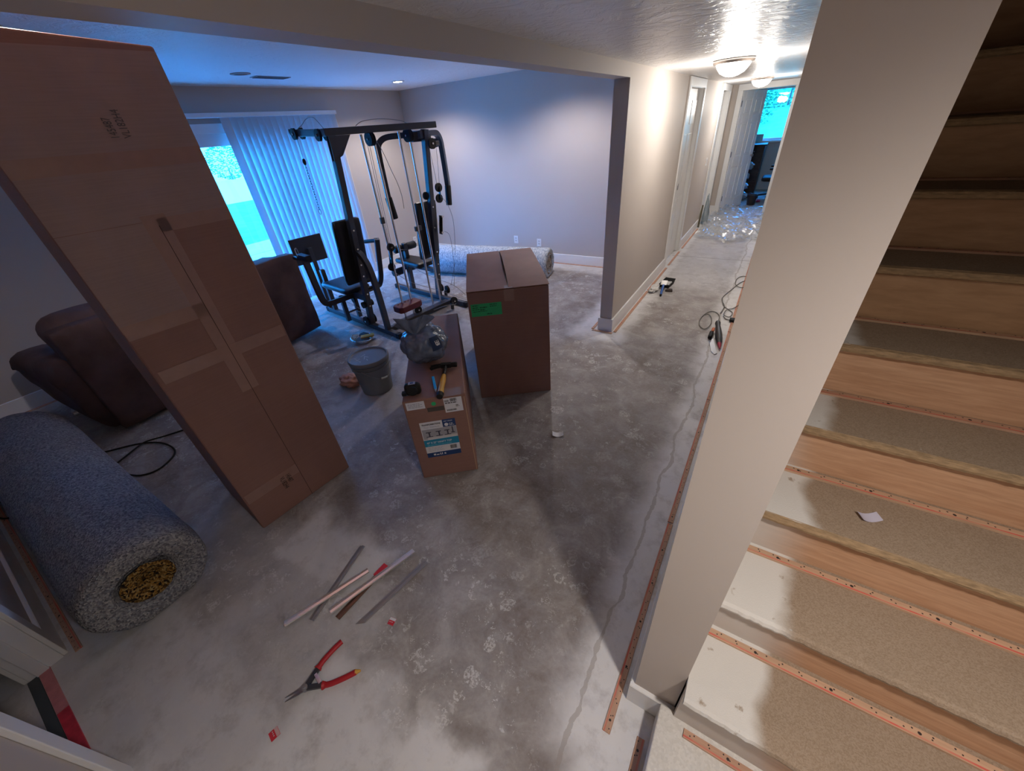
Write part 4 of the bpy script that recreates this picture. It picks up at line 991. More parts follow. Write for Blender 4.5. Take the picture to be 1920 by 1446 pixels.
def arm(s0, s1):
    bm = MB(); rows = []; n = 20
    prof = [(.06, .06, .66), (.25, .06, .66), (.50, .06, .63), (.75, .09, .61), (.95, .16, .60), (1.05, .24, .57), (1.10, .33, .50), (1.11, .40, .45)]
    for d_, zl, zh in prof:
        row = []
        for k in range(n):
            a = 2 * PI * k / n; ca, sa = math.cos(a), math.sin(a)
            cx_ = math.copysign(abs(ca) ** .6, ca); sy_ = math.copysign(abs(sa) ** .6, sa)
            p = Vector(((s0 + s1) / 2 + (s1 - s0) / 2 * cx_ * (1.15 if sa > .2 else .95), d_, (zl + zh) / 2 + (zh - zl) / 2 * sy_)); p += Vector((.012, .012, .012)) * noise.noise(p * 7)
            row.append(bm.verts.new(MS @ p))
        rows.append(row)
    for A_, B_ in zip(rows, rows[1:]):
        for k in range(n): bm.faces.new((A_[k], A_[(k + 1) % n], B_[(k + 1) % n], B_[k]))
    bm.faces.new(rows[0][::-1]); bm.faces.new(rows[-1]); obj('armrest', bm, BROWN, sf, 180)
arm(-.10, .17); arm(1.72, 1.95)
bm = MB(); cyl(bm, MS @ Vector((-.09, .42, .16)), MS @ Vector((-.115, .42, .16)), .022, .018, 16); obj('recliner_lever', bm, mat('lever_metal', (.35, .34, .34), .3, .8), sf, 50)

# ------------------------------------------------------------------ home gym machine
GO = Vector((-3.09, 2.46, 0)); gu = Vector((-.99, .14, 0)); gv = Vector((.14, .99, 0))
def G3(a, b, z): return GO + gu * a + gv * b + z3 * z
gm = thing('home_gym', 'dark steel multi station home gym with cables and a red weight block', 'gym machine', G3(.6, .5, 0))
def gbeam(name, p0, p1, wd, ht, mt=STEEL, up=(0, 0, 1), bevel=.004):
    bm = MB(); beam(bm, G3(*p0), G3(*p1), wd, ht, up); return obj(name, bm, mt, gm, bevel=bevel)
def gsweep(name, pts, wd, ht, n=5, mt=STEEL, up=(0, 0, 1)):
    bm = MB(); sweep(bm, smooth_path([G3(*p) for p in pts], n), rect(wd, ht), up=up); return obj(name, bm, mt, gm, 35)
def gcyl(name, p0, p1, r, mt, seg=18, r1=None):
    bm = MB(); cyl(bm, G3(*p0), G3(*p1), r, r1, seg); return obj(name, bm, mt, gm, 50)
def pulley(c, ax, r=.042):
    c = G3(*c); a = (gu * ax[0] + gv * ax[1] + z3 * ax[2]).normalized(); bm = MB()
    lathe(bm, [(r, -.011), (r, -.007), (r - .010, -.002), (r - .010, .002), (r, .007), (r, .011), (.012, .012), (.010, .016), (.001, .016)], c, 26, a)
    p = obj('pulley', bm, BLACK, gm, 40)
    bm = MB(); cyl(bm, c + a * .012, c + a * .019, .009, None, 12); obj('pulley_bolt', bm, CHROME, p, 50)
    return p
for v_, u1 in ((0, 1.47), (1.0, 1.36)):
    gbeam('base_rail', (-.02 if v_ == 0 else -.04, v_, .035), (u1, v_, .035), .055, .05)
    for e in (-.02 if v_ == 0 else -.04, u1):
        bm = MB(); c = G3(e, v_, 0); beam(bm, G3(e - .03, v_, .032), G3(e + .03, v_, .032), .062, .060); obj('foot_cap', bm, BLACK, gm, bevel=.006)
gbeam('cross_rail', (.21, .0, .035), (.21, 1.0, .035), .05, .05)
gbeam('rod_plate', (.21, .20, .067), (.21, .92, .067), .09, .008)
gbeam('upright', (.485, 0, .06), (.215, 0, 1.85), .062, .055, up=gv)
gbeam('upright', (.46, 1.0, .06), (.20, 1.0, 1.84), .062, .055, up=gv)
gbeam('top_beam', (.205, -.07, 1.873), (.205, 1.15, 1.873), .055, .054)
bm = MB(); P_ = [G3(.205, -.045, 1.845), G3(.205, .16, 1.845), G3(.222, .05, 1.70), G3(.235, -.035, 1.66)]
for o_ in (-.02, .02):
    f = [bm.verts.new(p - gu * o_) for p in P_]; g2 = [bm.verts.new(p - gu * (o_ + .005)) for p in P_]
    bm.faces.new(f); bm.faces.new(g2[::-1])
    for i in range(4): bm.faces.new((f[i], g2[i], g2[(i + 1) % 4], f[(i + 1) % 4]))
obj('gusset_plate', bm, STEEL, gm)
gbeam('lat_arm', (.20, 0, 1.868), (.80, 0, 1.895), .05, .055)
bm = MB(); sweep(bm, smooth_path([G3(.80, 0, 1.88), G3(.90, 0, 1.885), G3(.925, 0, 1.905), G3(.92, 0, 1.93)], 4), rect(.03, .012)); obj('arm_hook', bm, STEEL, gm, 40)
for c in ((.36, .036, 1.86), (.36, -.036, 1.86), (.79, .036, 1.888), (.79, -.036, 1.888)): pulley(c, (0, 1 if c[1] > 0 else -1, 0), .046)
for (a, b) in ((.22, .285), (.22, .405), (.21, .69), (.215, .815)):
    gcyl('guide_rod', (a, b, .07), (a, b, 1.84), .0115, CHROME, 14)
bm = MB()
prism(bm, [(-.06, -.155), (.06, -.155), (.085, -.12), (.085, .12), (.06, .155), (-.06, .155), (-.085, .12), (-.085, -.12)], .165, .235, Matrix(((gu.x, gv.x, 0, G3(.22, .345, 0).x), (gu.y, gv.y, 0, G3(.22, .345, 0).y), (0, 0, 1, 0), (0, 0, 0, 1))))
rw = obj('weight_block', bm, RED, gm, bevel=.010)
bm = MB()
for b in (.25, .30, .345, .39, .44): cyl(bm, G3(.26, b, .234), G3(.26, b, .240), .011, None, 12)
obj('weight_hole', bm, mat('dark_red_hole', (.08, .008, .01), .7), rw)
# carriage with pulleys on the first pair of rods
gbeam('carriage_plate', (.235, .265, .62), (.205, .30, .90), .012, .06, BLACK, up=gu)
pulley((.20, .295, .86), (-1, 0, 0), .04); pulley((.23, .27, .66), (-1, 0, 0), .04)
for b in (.36, .79): pulley((.205, b - .012, 1.80), (0, -1, 0), .055); pulley((.205, b + .014, 1.80), (0, 1, 0), .055)
gbeam('rod_stop', (.22, .66, .96), (.22, .74, .96), .03, .05); gbeam('rod_stop', (.22, .27, 1.12), (.22, .31, 1.12), .03, .06)
# station with chest press
gsweep('curved_brace', [(.40, 0, .875), (.31, 0, .855), (.235, 0, .78), (.195, 0, .66), (.178, 0, .48), (.172, 0, .30), (.172, 0, .06)], .05, .05, 5, up=gv)
def pad(name, p0, p1, wd, th, r=.03, taper=1.0, mt=VINYL):
    q0, q1 = G3(*p0), G3(*p1); d = (q1 - q0); L = d.length; d.normalize(); s = gv.normalized(); n = d.cross(s).normalized()
    M = Matrix(((d.x, s.x, n.x, q0.x), (d.y, s.y, n.y, q0.y), (d.z, s.z, n.z, q0.z), (0, 0, 0, 1)))
    bm = MB(); soft_box(bm, (0, -wd / 2, -th / 2), (L, wd / 2, th / 2), r, 10, M)
    if taper != 1.0:
        for q in bm.verts:
            l = M.inverted() @ q.co; l.y *= 1 + (taper - 1) * l.x / L; q.co = M @ l
    return obj(name, bm, mt, gm, 180)
for v_ in (0, 1.0):
    pad('backrest', (.50, v_, .54), (.40, v_, 1.175), .29, .065, .025)
    pad('seat', (.56, v_, .445), (1.12, v_ + .0, .445), .30, .065, .03, 1.0 if v_ == 0 else .72)
    gbeam('seat_frame', (.44, v_, .385), (1.36 if v_ == 0 else 1.02, v_, .385), .05, .05)
for u_ in (1.30, 1.43): gbeam('front_post', (u_, 0, .06), (u_, 0, .56 if u_ < 1.4 else .80), .05, .05, up=gv)
for v_ in (-.10, .045): gbeam('seat_leg', (.81, v_, .055), (.81, v_, .36), .045, .045, up=gv)
gbeam('leg_tie', (.81, -.10, .15), (.81, .045, .15), .018, .018)
PLATE = mat('ribbed_foot_plate', (.030, .030, .034), .65, bump=.6, bscale=220)
bm = MB(); beam(bm, G3(1.46, -.19, .775), G3(1.46, .19, .775), .018, .29); obj('foot_plate', bm, PLATE, gm, bevel=.004)
# press arm: u shaped tube carrying two handles
gsweep('press_arm', [(.76, -.36, .86), (.74, -.36, .70), (.71, -.36, .48), (.695, -.345, .39), (.69, -.30, .365), (.69, -.1, .362), (.69, .1, .362), (.69, .30, .365), (.68, .345, .40), (.64, .36, .50), (.58, .36, .72), (.53, .36, .90)], .052, .052, 4, up=gu)
gbeam('press_link', (.69, 0, .362), (.45, 0, .362), .05, .05)
gcyl('handle', (.75, -.36, .845), (1.0, -.36, .83), .02, BLACK); gcyl('handle', (.53, .36, .885), (.79, .36, .845), .02, BLACK)
gbeam('handle_bracket', (.66, -.36, .865), (.86, -.36, .865), .06, .05, BLACK)
gcyl('pivot', (.46, -.06, .30), (.46, .06, .30), .035, BLACK); pulley((.52, .05, .10), (0, 1, 0), .055); pulley((.50, -.05, .10), (0, -1, 0), .055); pulley((.75, .0, .29), (0, 1, 0), .035)
gcyl('adjust_knob', (.42, .03, .55), (.42, .11, .55), .022, BLACK); gcyl('adjust_knob', (.47, .03, .45), (.47, .14, .45), .018, BLACK)
for z_ in (.28, .42, .62, .74, .90, 1.08):
    a_ = .485 - .27 * (z_ - .06) / 1.79; gcyl('bolt', (a_ - .028, 0, z_), (a_ - .036, 0, z_), .009, CHROME, 10)
for z_ in (.34, .47, .62, .9, 1.12):
    a_ = .46 - .26 * (z_ - .06) / 1.79; gcyl('bolt', (a_ - .028, 1.0, z_), (a_ - .036, 1.0, z_), .009, CHROME, 10)
# butterfly station
for sg in (-1, 1):
    gsweep('fly_arm', [(.26, 1.0 + sg * .05, 1.80), (.36, 1.0 + sg * .22, 1.805), (.42, 1.0 + sg * .34, 1.795), (.45, 1.0 + sg * .405, 1.74), (.455, 1.0 + sg * .42, 1.64), (.455, 1.0 + sg * .425, 1.44), (.455, 1.0 + sg * .425, 1.26)], .05, .05, 5, up=gu)
    bm = MB(); lathe(bm, [(.001, -.002), (.034, 0), (.036, .01), (.036, .20), (.033, .212), (.001, .214)], G3(.455, 1.0 + sg * .425, 1.275), 22, G3(.455, 1.0 + sg * .40, 1.05) - G3(.455, 1.0 + sg * .425, 1.275)); obj('foam_grip', bm, BLACK, gm, 50)
gbeam('fly_bracket', (.20, 1.0, 1.80), (.34, 1.0, 1.80), .12, .07, mat('grey_bracket', (.11, .115, .125), .4))
gbeam('fly_yoke', (.28, .88, 1.77), (.28, 1.12, 1.77), .05, .06)
pulley((.14, 1.02, 1.715), (-1, 0, 0), .048); pulley((.28, 1.19, 1.715), (0, 1, 0), .040); gbeam('pulley_arm', (.20, 1.02, 1.71), (.24, 1.19, 1.71), .035, .045)
for c in ((.30, 1.147, 1.295), (.30, 1.132, 1.185)): pulley(c, (-1, 0, 0), .045)
gbeam('pulley_strap', (.285, 1.147, 1.31), (.285, 1.132, 1.17), .008, .03, STEEL, up=gu)
gbeam('link_lever', (.25, 1.07, 1.02), (.27, 1.045, .82), .012, .05, BLACK, up=gu); gcyl('link_bolt', (.25, 1.07, 1.01), (.22, 1.07, 1.01), .012, CHROME, 12); gcyl('link_bolt', (.27, 1.048, .84), (.24, 1.048, .84), .012, CHROME, 12)
pulley((.33, .975, 1.235), (-1, 0, 0), .040)
gbeam('leg_post', (1.0, 1.0, .06), (.98, 1.0, .66), .055, .055, up=gv)
gsweep('leg_lever', [(1.0, 1.0, .62), (1.05, 1.0, .58), (1.08, 1.0, .44), (1.06, 1.0, .31)], .045, .045, 4, up=gv)
for u_, z_, v0, v1 in ((1.02, .60, .86, .97), (1.02, .60, 1.03, 1.19), (1.06, .315, .79, .96), (1.06, .315, 1.03, 1.14)):
    bm = MB(); a0, a1 = G3(u_, v0, z_), G3(u_, v1, z_); lathe(bm, [(.001, 0), (.040, .001), (.046, .008), (.046, (a1 - a0).length - .008), (.040, (a1 - a0).length - .001), (.001, (a1 - a0).length)], a0, 20, a1 - a0); obj('foam_roller', bm, BLACK, gm, 50)
for u_, v_ in ((.40, 1.12), (.53, 1.13), (.02, .88)): pulley((u_, v_ - .02, .11), (-.2, 1, 0) if u_ > .1 else (-1, 0, 0), .050); gbeam('pulley_mount', (u_, v_ - .06, .02), (u_, v_ - .05, .11), .03, .03, up=gu)
pulley((.22, .47, .10), (-1, 0, 0), .045)
def cable(pts, r=.0028, n=8, mt=CABLE, name='cable'):
    bm = MB(); tube(bm, smooth_path([G3(*p) for p in pts], n), r, 6); return obj(name, bm, mt, gm, 180)
cable([(.30, .0, 1.90), (.42, .0, 1.985), (.55, 0, 1.985), (.66, 0, 1.95), (.76, 0, 1.925), (.832, 0, 1.89), (.84, 0, 1.80), (.845, 0, 1.68)], .0025)
cable([(.205, .25, 1.905), (.205, .33, 1.935), (.205, .52, 1.945), (.205, .72, 1.925), (.205, .80, 1.90)])
cable([(.205, .40, 1.82), (.22, .47, 1.70), (.30, .58, 1.52), (.36, .66, 1.40), (.36, .68, 1.28), (.34, .66, 1.16)])
for dv_ in (.0, .02): cable([(.22, .33 + dv_, 1.76), (.22, .315 + dv_, 1.3), (.21, .30 + dv_, .90)], .0022, 4)
cable([(.28, 1.19, 1.69), (.29, 1.18, 1.5), (.30, 1.165, 1.32)], .0022, 4); cable([(.22, 1.04, 1.68), (.27, 1.10, 1.45), (.30, 1.13, 1.32)], .0022, 4)
cable([(.26, 1.12, 1.22), (.22, 1.18, 1.1), (.20, 1.20, .9), (.25, 1.18, .5), (.36, 1.14, .16)], .0025); cable([(.27, 1.10, .84), (.22, 1.13, .78), (.22, 1.13, .5), (.30, 1.14, .16)], .0025)
cable([(1.05, .98, .33), (.9, .92, .46), (.6, .86, .40), (.35, .90, .33), (.12, .98, .25), (.0, 1.05, .12)], .0025); cable([(.9, .86, .62), (.98, 1.06, .57), (1.0, 1.1, .60), (.99, 1.14, .585)], .003)
cable([(.23, .27, .62), (.45, .60, .36), (.35, .86, .20), (.10, .94, .14), (-.02, .98, .10), (-.06, 1.06, .08), (.02, 1.08, .07)], .0025); cable([(1.36, 0, .16), (1.0, 0, .15), (.55, .02, .14)], .0025); cable([(1.36, .02, .28), (1.0, .02, .22), (.55, .04, .14)], .0025)
cable([(.26, .36, .19), (.20, .46, .18), (.14, .50, .10), (.18, .47, .06)], .0025); cable([(.10, .60, .075), (.04, .74, .09), (.0, .86, .075), (.10, .93, .08)], .0035)
bm = MB(); lathe(bm, [(.001, -.028), (.012, -.022), (.017, 0), (.012, .022), (.001, .028)], G3(.846, 0, 1.665), 14); obj('cable_stop', bm, BLACK, gm, 50)
bm = MB(); cp = [G3(.848 + .012 * t, 0, 1.64 - .40 * t) for t in [i / 17 for i in range(18)]]
cparts = []
for i in range(17):
    c = (cp[i] + cp[i + 1]) / 2; ax = (cp[i + 1] - cp[i]).normalized(); sd = gv if i % 2 else gu
    sd = (sd - ax * sd.dot(ax)).normalized(); pts = []
    for k in range(12):
        a = 2 * PI * k / 12; pts.append(c + ax * .0165 * math.sin(a) + sd * .0075 * math.cos(a))
    tube(bm, pts, .0022, 5, True)
ch = obj('chain', bm, mat('steel_chain', (.12, .12, .13), .35, .8), gm, 180)
bm = MB(); c = G3(.862, 0, 1.222); tube(bm, [c + z3 * .026 * math.sin(a) + gv * .012 * math.cos(a) for a in [2 * PI * k / 14 for k in range(14)]], .003, 6, True); obj('snap_hook', bm, ALU_D, gm, 180)
bm = MB(); tube(bm, smooth_path([G3(.80, -.40, .88), G3(.86, -.38, .93), G3(.92, -.34, .93), G3(.95, -.32, .87), G3(.88, -.36, .86)], 5), .004, 6); obj('grip_strap', bm, mat('pale_strap', (.34, .30, .29), .7), gm, 180)

# ------------------------------------------------------------------ metal strips, snips and scraps on the floor
def mstrip(p0, p1, mt, label, z, tilt=0.0, cut=0.0, red=False):
    p0, p1 = Vector(p0), Vector(p1); d = p1 - p0; L = d.length; a = math.atan2(d.y, d.x)
    t = thing('metal_strip', label, 'metal strip', (p0.x, p0.y, 0), a, 'metal carpet edging strips on the floor')
    M = Matrix.Translation((p0.x, p0.y, z)) @ Matrix.Rotation(a, 4, 'Z') @ Matrix.Rotation(-math.atan2(tilt, L), 4, 'Y')
    prof = [(-.016, 0), (.012, 0), (.016, .004), (.014, .009), (.002, .011), (.002, .0095), (.0125, .0075), (.0135, .005), (.0115, .0015), (-.016, .0015)]
    bm = MB(); A_ = [bm.verts.new(M @ Vector((0, y, q))) for y, q in prof]; B_ = [bm.verts.new(M @ Vector((L - (cut if y > .0 else 0), y, q))) for y, q in prof]
    n = len(prof)
    for i in range(n): bm.faces.new((A_[i], A_[(i + 1) % n], B_[(i + 1) % n], B_[i]))
    bm.faces.new(A_[::-1]); bm.faces.new(B_); obj('channel', bm, mt, t)
    if red:
        bm = MB(); box(bm, (0, -.017, .0016), (.07, .013, .0118), M); obj('red_end', bm, REDP, t, bevel=.002)
    return t
mstrip((-1.429, .544, 0), (-1.337, .170, 0), ALU_D, 'dull dark metal strip lying underneath, the leftmost of the loose strips', .001)
mstrip((-1.284, .462, 0), (-1.424, .095, 0), ALU, 'metal strip crossing over the dark one, bright at its upper end', .0135)
mstrip((-1.155, .655, 0), (-1.285, .236, 0), ALU, 'brightest and longest metal strip in the middle of the loose strips', .0125)
mstrip((-1.228, .530, 0), (-1.238, .236, 0), mat('bronze_strip', (.22, .14, .11), .35, .8), 'brown metal strip with a red end under the brightest strip', .001, red=True)
mstrip((-1.062, .642, 0), (-1.128, .258, 0), ALU_D, 'rightmost loose metal strip with a gold tinted cut end', .001, cut=.03)
sn = thing('tin_snips', 'red handled tin snips lying open on the floor', 'tin snips', (-1.12, .03, 0))
zs = .014; pv = Vector((-1.121, -.004, zs))
def flat_poly(name, pts, z0, z1, mt, bevel=.001):
    bm = MB(); prism(bm, pts, z0, z1); return obj(name, bm, mt, sn, bevel=bevel)
h1, h2 = Vector((-1.132, .182, zs)), Vector((-.985, .137, zs))
GRIP = mat('red_rubber_grip', (.42, .012, .02), .5, var=.1)
for e, bend in ((h1, 1), (h2, -1)):
    d = (e - pv).normalized(); s = Vector((-d.y, d.x, 0)); L = (e - pv).length
    bm = MB(); sweep(bm, smooth_path([pv, pv + d * .03 + s * .004 * bend, pv + d * .075 + s * .010 * bend], 4), rect(.018, .012)); obj('handle_shank', bm, STEEL, sn, 40)
    bm = MB(); sweep(bm, smooth_path([pv + d * .07 + s * .010 * bend, pv + d * .10 + s * .013 * bend, pv + d * .15 + s * .008 * bend, e], 5), [(.011 * math.cos(q), .009 * math.sin(q)) for q in [2 * PI * i / 12 for i in range(12)]]); obj('handle_grip', bm, GRIP, sn, 60)
    bm = MB(); cyl(bm, pv + d * .068 + s * .010 * bend, pv + d * .078 + s * .011 * bend, .016, .012, 12); obj('grip_guard', bm, GRIP, sn, 60)
d = (h2 - pv).normalized(); bm = MB(); cyl(bm, h2 - d * .002, h2 + d * .018, .0105, .004, 12); obj('yellow_latch', bm, YEL, sn, 60)
bd = Vector((-.030, -.055, 0)).normalized(); bs_ = Vector((-bd.y, bd.x, 0))
for sg in (1, -1):
    dd = (bd + bs_ * .10 * sg).normalized(); q = Vector((-dd.y, dd.x, 0))
    pts = [(pv + q * .012 * sg - dd * .01), (pv + q * .009 * sg + dd * .03), (pv + dd * .075 + q * .001 * sg), (pv + q * -.001 * sg + dd * .03), (pv - q * .004 * sg)]
    flat_poly('blade', [(p.x, p.y) for p in pts], zs - .004 + .004 * (sg > 0), zs + .004 * (sg > 0) + .0005, mat('blade_steel', (.33, .33, .35), .35, 1.0))
bm = MB(); cyl(bm, pv - z3 * .008, pv + z3 * .011, .012, None, 18); cyl(bm, pv + z3 * .011, pv + z3 * .015, .007, None, 6); obj('pivot_bolt', bm, ALU_D, sn, 50)
bm = MB(); beam(bm, pv + (h1 - pv) * .28 + z3 * .004, pv + (h2 - pv) * .30 + z3 * .004, .012, .006); obj('link_bar', bm, CHROME, sn)

def scrap(name, c, rot, w_, h_, mt, label, cat, group=None, curl=.004, second=None):
    t = thing(name, label, cat, c, rot, group); M = Matrix.Translation(Vector(c)) @ Matrix.Rotation(rot, 4, 'Z'); bm = MB()
    n = 6; rows = [[M @ Vector((w_ * (i / n - .5), h_ * (j / 2 - .5), .0012 + curl * (2 * abs(i / n - .5)) ** 2)) for j in range(3)] for i in range(n + 1)]
    up_ = [[bm.verts.new(p + z3 * .0008) for p in r] for r in rows]; lo_ = [[bm.verts.new(p) for p in r] for r in rows]
    for i in range(n):
        for j in range(2):
            bm.faces.new((up_[i][j], up_[i + 1][j], up_[i + 1][j + 1], up_[i][j + 1])); bm.faces.new((lo_[i][j], lo_[i][j + 1], lo_[i + 1][j + 1], lo_[i + 1][j]))
    obj('paper', bm, mt, t, 60)
    if second:
        bm = MB(); box(bm, (-w_ * .5, h_ * .12, .0022 + curl * .2), (w_ * .48, h_ * .48, .0026 + curl * .25), M); obj('pale_edge', bm, second, t)
        bm = MB()
        for k in range(3): box(bm, (-w_ * .35 + k * w_ * .22, -h_ * .15, .0024 + curl * .2), (-w_ * .25 + k * w_ * .22, -h_ * .05, .0028 + curl * .25), M)
        obj('print_mark', bm, PAPER, t)
    return t
scrap('label_scrap', (-1.006, .352, 0), .2, .030, .030, REDP, 'small red printed scrap beside the metal strips', 'paper scrap', 'red printed scraps', .0, PAPER)
scrap('label_scrap', (-1.103, -.150, 0), -.2, .034, .032, REDP, 'small red printed scrap near the tin snips blades', 'paper scrap', 'red printed scraps', .0, mat('pink_paper', (.62, .38, .38), .6))
scrap('paper_scrap', (-.885, 1.812, 0), .5, .075, .045, PAPER, 'small white paper scrap alone on the open floor', 'paper scrap', None, .016)
scrap('paper_scrap', (.467, 1.122, .762), .45, .052, .030, mat('lilac_paper', (.58, .56, .68), .6), 'torn pale paper scrap lying on a stair tread', 'paper scrap', None, .010)

# cables on the floor at the left
def floor_cable(name, label, pts, r, mt, n=10):
    bm = MB(); P_ = smooth_path(pts, n); tube(bm, P_, r, 8); o = obj(name, bm, mt, None, 180); recenter(o, (pts[0][0], pts[0][1], 0)); return tag(o, label, 'cable')
floor_cable('power_cable', 'black cable making a loop on the floor behind the tall carton', [(-3.95, .08, .006), (-3.847, .103, .006), (-3.70, .28, .006), (-3.55, .375, .006), (-3.38, .40, .006), (-3.27, .365, .006), (-3.205, .25, .006), (-3.25, .16, .006), (-3.36, .112, .006), (-3.45, .085, .006)], .006, BLACK)
floor_cable('power_cable', 'black cable running from behind the grey roll towards the sofa', [(-3.57, .111, .006), (-3.60, .19, .012), (-3.63, .27, .017), (-3.64, .33, .018), (-3.58, .45, .012), (-3.52, .62, .006), (-3.50, .85, .006)], .006, BLACK)
floor_cable('cable_end', 'hooked black cable end beside the grey roll at the left edge', [(-4.1, -.40, .008), (-3.85, -.385, .02), (-3.79, -.40, .045), (-3.74, -.43, .05), (-3.66, -.455, .03), (-3.62, -.44, .010), (-3.60, -.41, .008), (-3.64, -.395, .02)], .006, BLACK)

# ------------------------------------------------------------------ hallway things
mp = thing('putty_pan', 'black pan with a blue handled knife beside the hallway baseboard', 'drywall tool', (-.885, 4.95, 0))
bm = MB(); q0 = Vector((-.925, 4.93, 0)); Mp = Matrix.Translation(Vector((-.885, 4.95, 0))) @ Matrix.Rotation(-.12, 4, 'Z') @ Matrix.Diagonal((.62, .8, .75, 1))
a = [bm.verts.new(Mp @ Vector(p)) for p in ((-.09, -.11, .001), (.09, -.11, .001), (.09, .11, .001), (-.09, .11, .001))]; b = [bm.verts.new(Mp @ Vector(p)) for p in ((-.10, -.13, .06), (.10, -.13, .06), (.10, .16, .075), (-.10, .16, .075))]
for i in range(4): bm.faces.new((a[i], a[(i + 1) % 4], b[(i + 1) % 4], b[i]))
bm.faces.new(a[::-1]); obj('pan', bm, BLACK, mp)
bm = MB(); soft_box(bm, (-.085, -.10, .004), (.085, .055, .062), .015, 8, Mp, .01, 20); obj('plaster_load', bm, mat('wet_plaster', (.55, .53, .52), .6), mp, 180)
kn = thing('putty_knife', 'putty knife with a bright blue handle leaning on the black pan', 'putty knife', (-.86, 4.66, 0))
bm = MB(); cyl(bm, (-.893, 4.79, .056), (-.866, 4.57, .016), .014, .012, 14); obj('handle', bm, mat('blue_plastic', (.01, .09, .38), .35), kn, 50)
bm = MB(); cyl(bm, (-.866, 4.57, .016), (-.863, 4.55, .014), .014, .011, 14); obj('handle_end', bm, BLACK, kn, 50)
bm = MB(); beam(bm, Vector((-.906, 4.91, .074)), Vector((-.893, 4.79, .060)), .07, .002); obj('blade', bm, ALU, kn)
bm = lump((-.985, 4.74, .001), (.05, .13, .026), 12.1, .35, 2.0, 30); o = obj('white_rag', bm, mat('white_cloth', (.66, .64, .62), .9), None, 180); recenter(o, (-.985, 4.74, 0)); tag(o, 'crumpled whitish rag on the floor left of the blue handle', 'rag')
bm = MB(); prism(bm, [(-.04, -.03), (.045, -.02), (.03, .04), (-.03, .035)], .0, .022, Matrix.Translation((-.815, 4.76, .001))); o = obj('wood_offcut', bm, mat('dark_offcut', (.05, .035, .03), .8), None, bevel=.004); recenter(o, (-.815, 4.76, 0)); tag(o, 'small dark offcut on the floor right of the blue handle', 'offcut')

ir = thing('seaming_iron', 'black seaming iron with a red tip lying by the stair wall', 'power tool', (-.15, 3.8, 0))
pI0, pI1 = Vector((-.178, 4.00, .034)), Vector((-.088, 3.47, .022)); dI = (pI1 - pI0).normalized(); LI = (pI1 - pI0).length
bm = MB(); lathe(bm, [(.001, 0), (.021, .004), (.026, .03), (.021, .08), (.026, .16), (.031, .26), (.030, .36), (.024, LI * .78), (.018, LI * .83), (.001, LI * .831)], pI0, 20, dI)
for q in bm.verts: q.co.z = max(q.co.z, .002)
obj('iron_body', bm, mat('iron_black', (.018, .018, .024), .4), ir, 50)
bm = MB(); lathe(bm, [(.018, 0), (.014, .04), (.005, LI * .17), (.001, LI * .172)], pI0 + dI * LI * .83, 16, dI, True)
for q in bm.verts: q.co.z = max(q.co.z, .002)
obj('red_tip', bm, mat('crimson_tip', (.35, .01, .04), .4), ir, 50)
bm = MB(); prism(bm, [(-.205, 3.66), (-.165, 3.68), (-.095, 3.40), (-.115, 3.37), (-.15, 3.42)], .001, .008); obj('sole_plate', bm, mat('sole_grey', (.33, .33, .36), .35, .7), ir, bevel=.002)
bm = MB(); soft_box(bm, (-.215, 3.64, .004), (-.180, 3.77, .045), .014, 7); obj('side_grip', bm, BLACK, ir, 180)
bm = MB(); soft_box(bm, (-.205, 3.75, .03), (-.178, 3.83, .052), .010, 5); obj('orange_switch', bm, mat('orange_switch', (.55, .14, .05), .5), ir, 180)
CORD = mat('grey_cord', (.13, .125, .12), .55)
floor_cable('tool_cord', 'grey cord looping on the floor in front of the iron', [(-.178, 4.00, .03), (-.185, 4.20, .01), (-.235, 4.30, .008), (-.30, 4.28, .008), (-.345, 4.10, .008), (-.33, 3.92, .010), (-.27, 3.84, .012), (-.235, 3.95, .016), (-.245, 4.10, .016), (-.285, 4.20, .014), (-.32, 4.18, .012)], .0042, CORD)
floor_cable('tool_cord', 'grey cord winding along the stair wall behind the iron', [(-.185, 4.28, .012), (-.175, 4.50, .008), (-.225, 4.72, .008), (-.16, 5.05, .008), (-.10, 5.30, .008), (-.045, 5.38, .008), (-.03, 5.22, .008), (-.075, 5.12, .012), (-.14, 5.20, .014), (-.15, 5.42, .010), (-.10, 5.55, .008), (-.03, 5.55, .008)], .0042, CORD)
floor_cable('tool_cord', 'grey cord with a small curl beside the stair wall', [(-.225, 4.72, .014), (-.19, 4.52, .010), (-.13, 4.42, .008), (-.08, 4.34, .010), (-.095, 4.22, .010), (-.15, 4.25, .014), (-.14, 4.38, .018), (-.09, 4.45, .012), (-.04, 4.60, .008), (-.025, 4.80, .008)], .0042, CORD)
pg = thing('plug', 'small black plug on the white floor edge by the stair wall', 'plug', (-.06, 4.13, 0))
bm = MB(); soft_box(bm, (-.085, 4.10, .003), (-.035, 4.165, .035), .010, 5); obj('plug_body', bm, BLACK, pg, 180)
bm = MB(); tube(bm, smooth_path([(-.085, 4.13, .016), (-.12, 4.16, .008), (-.15, 4.22, .008)], 6), .005, 6); obj('plug_cord', bm, CORD, pg, 180)

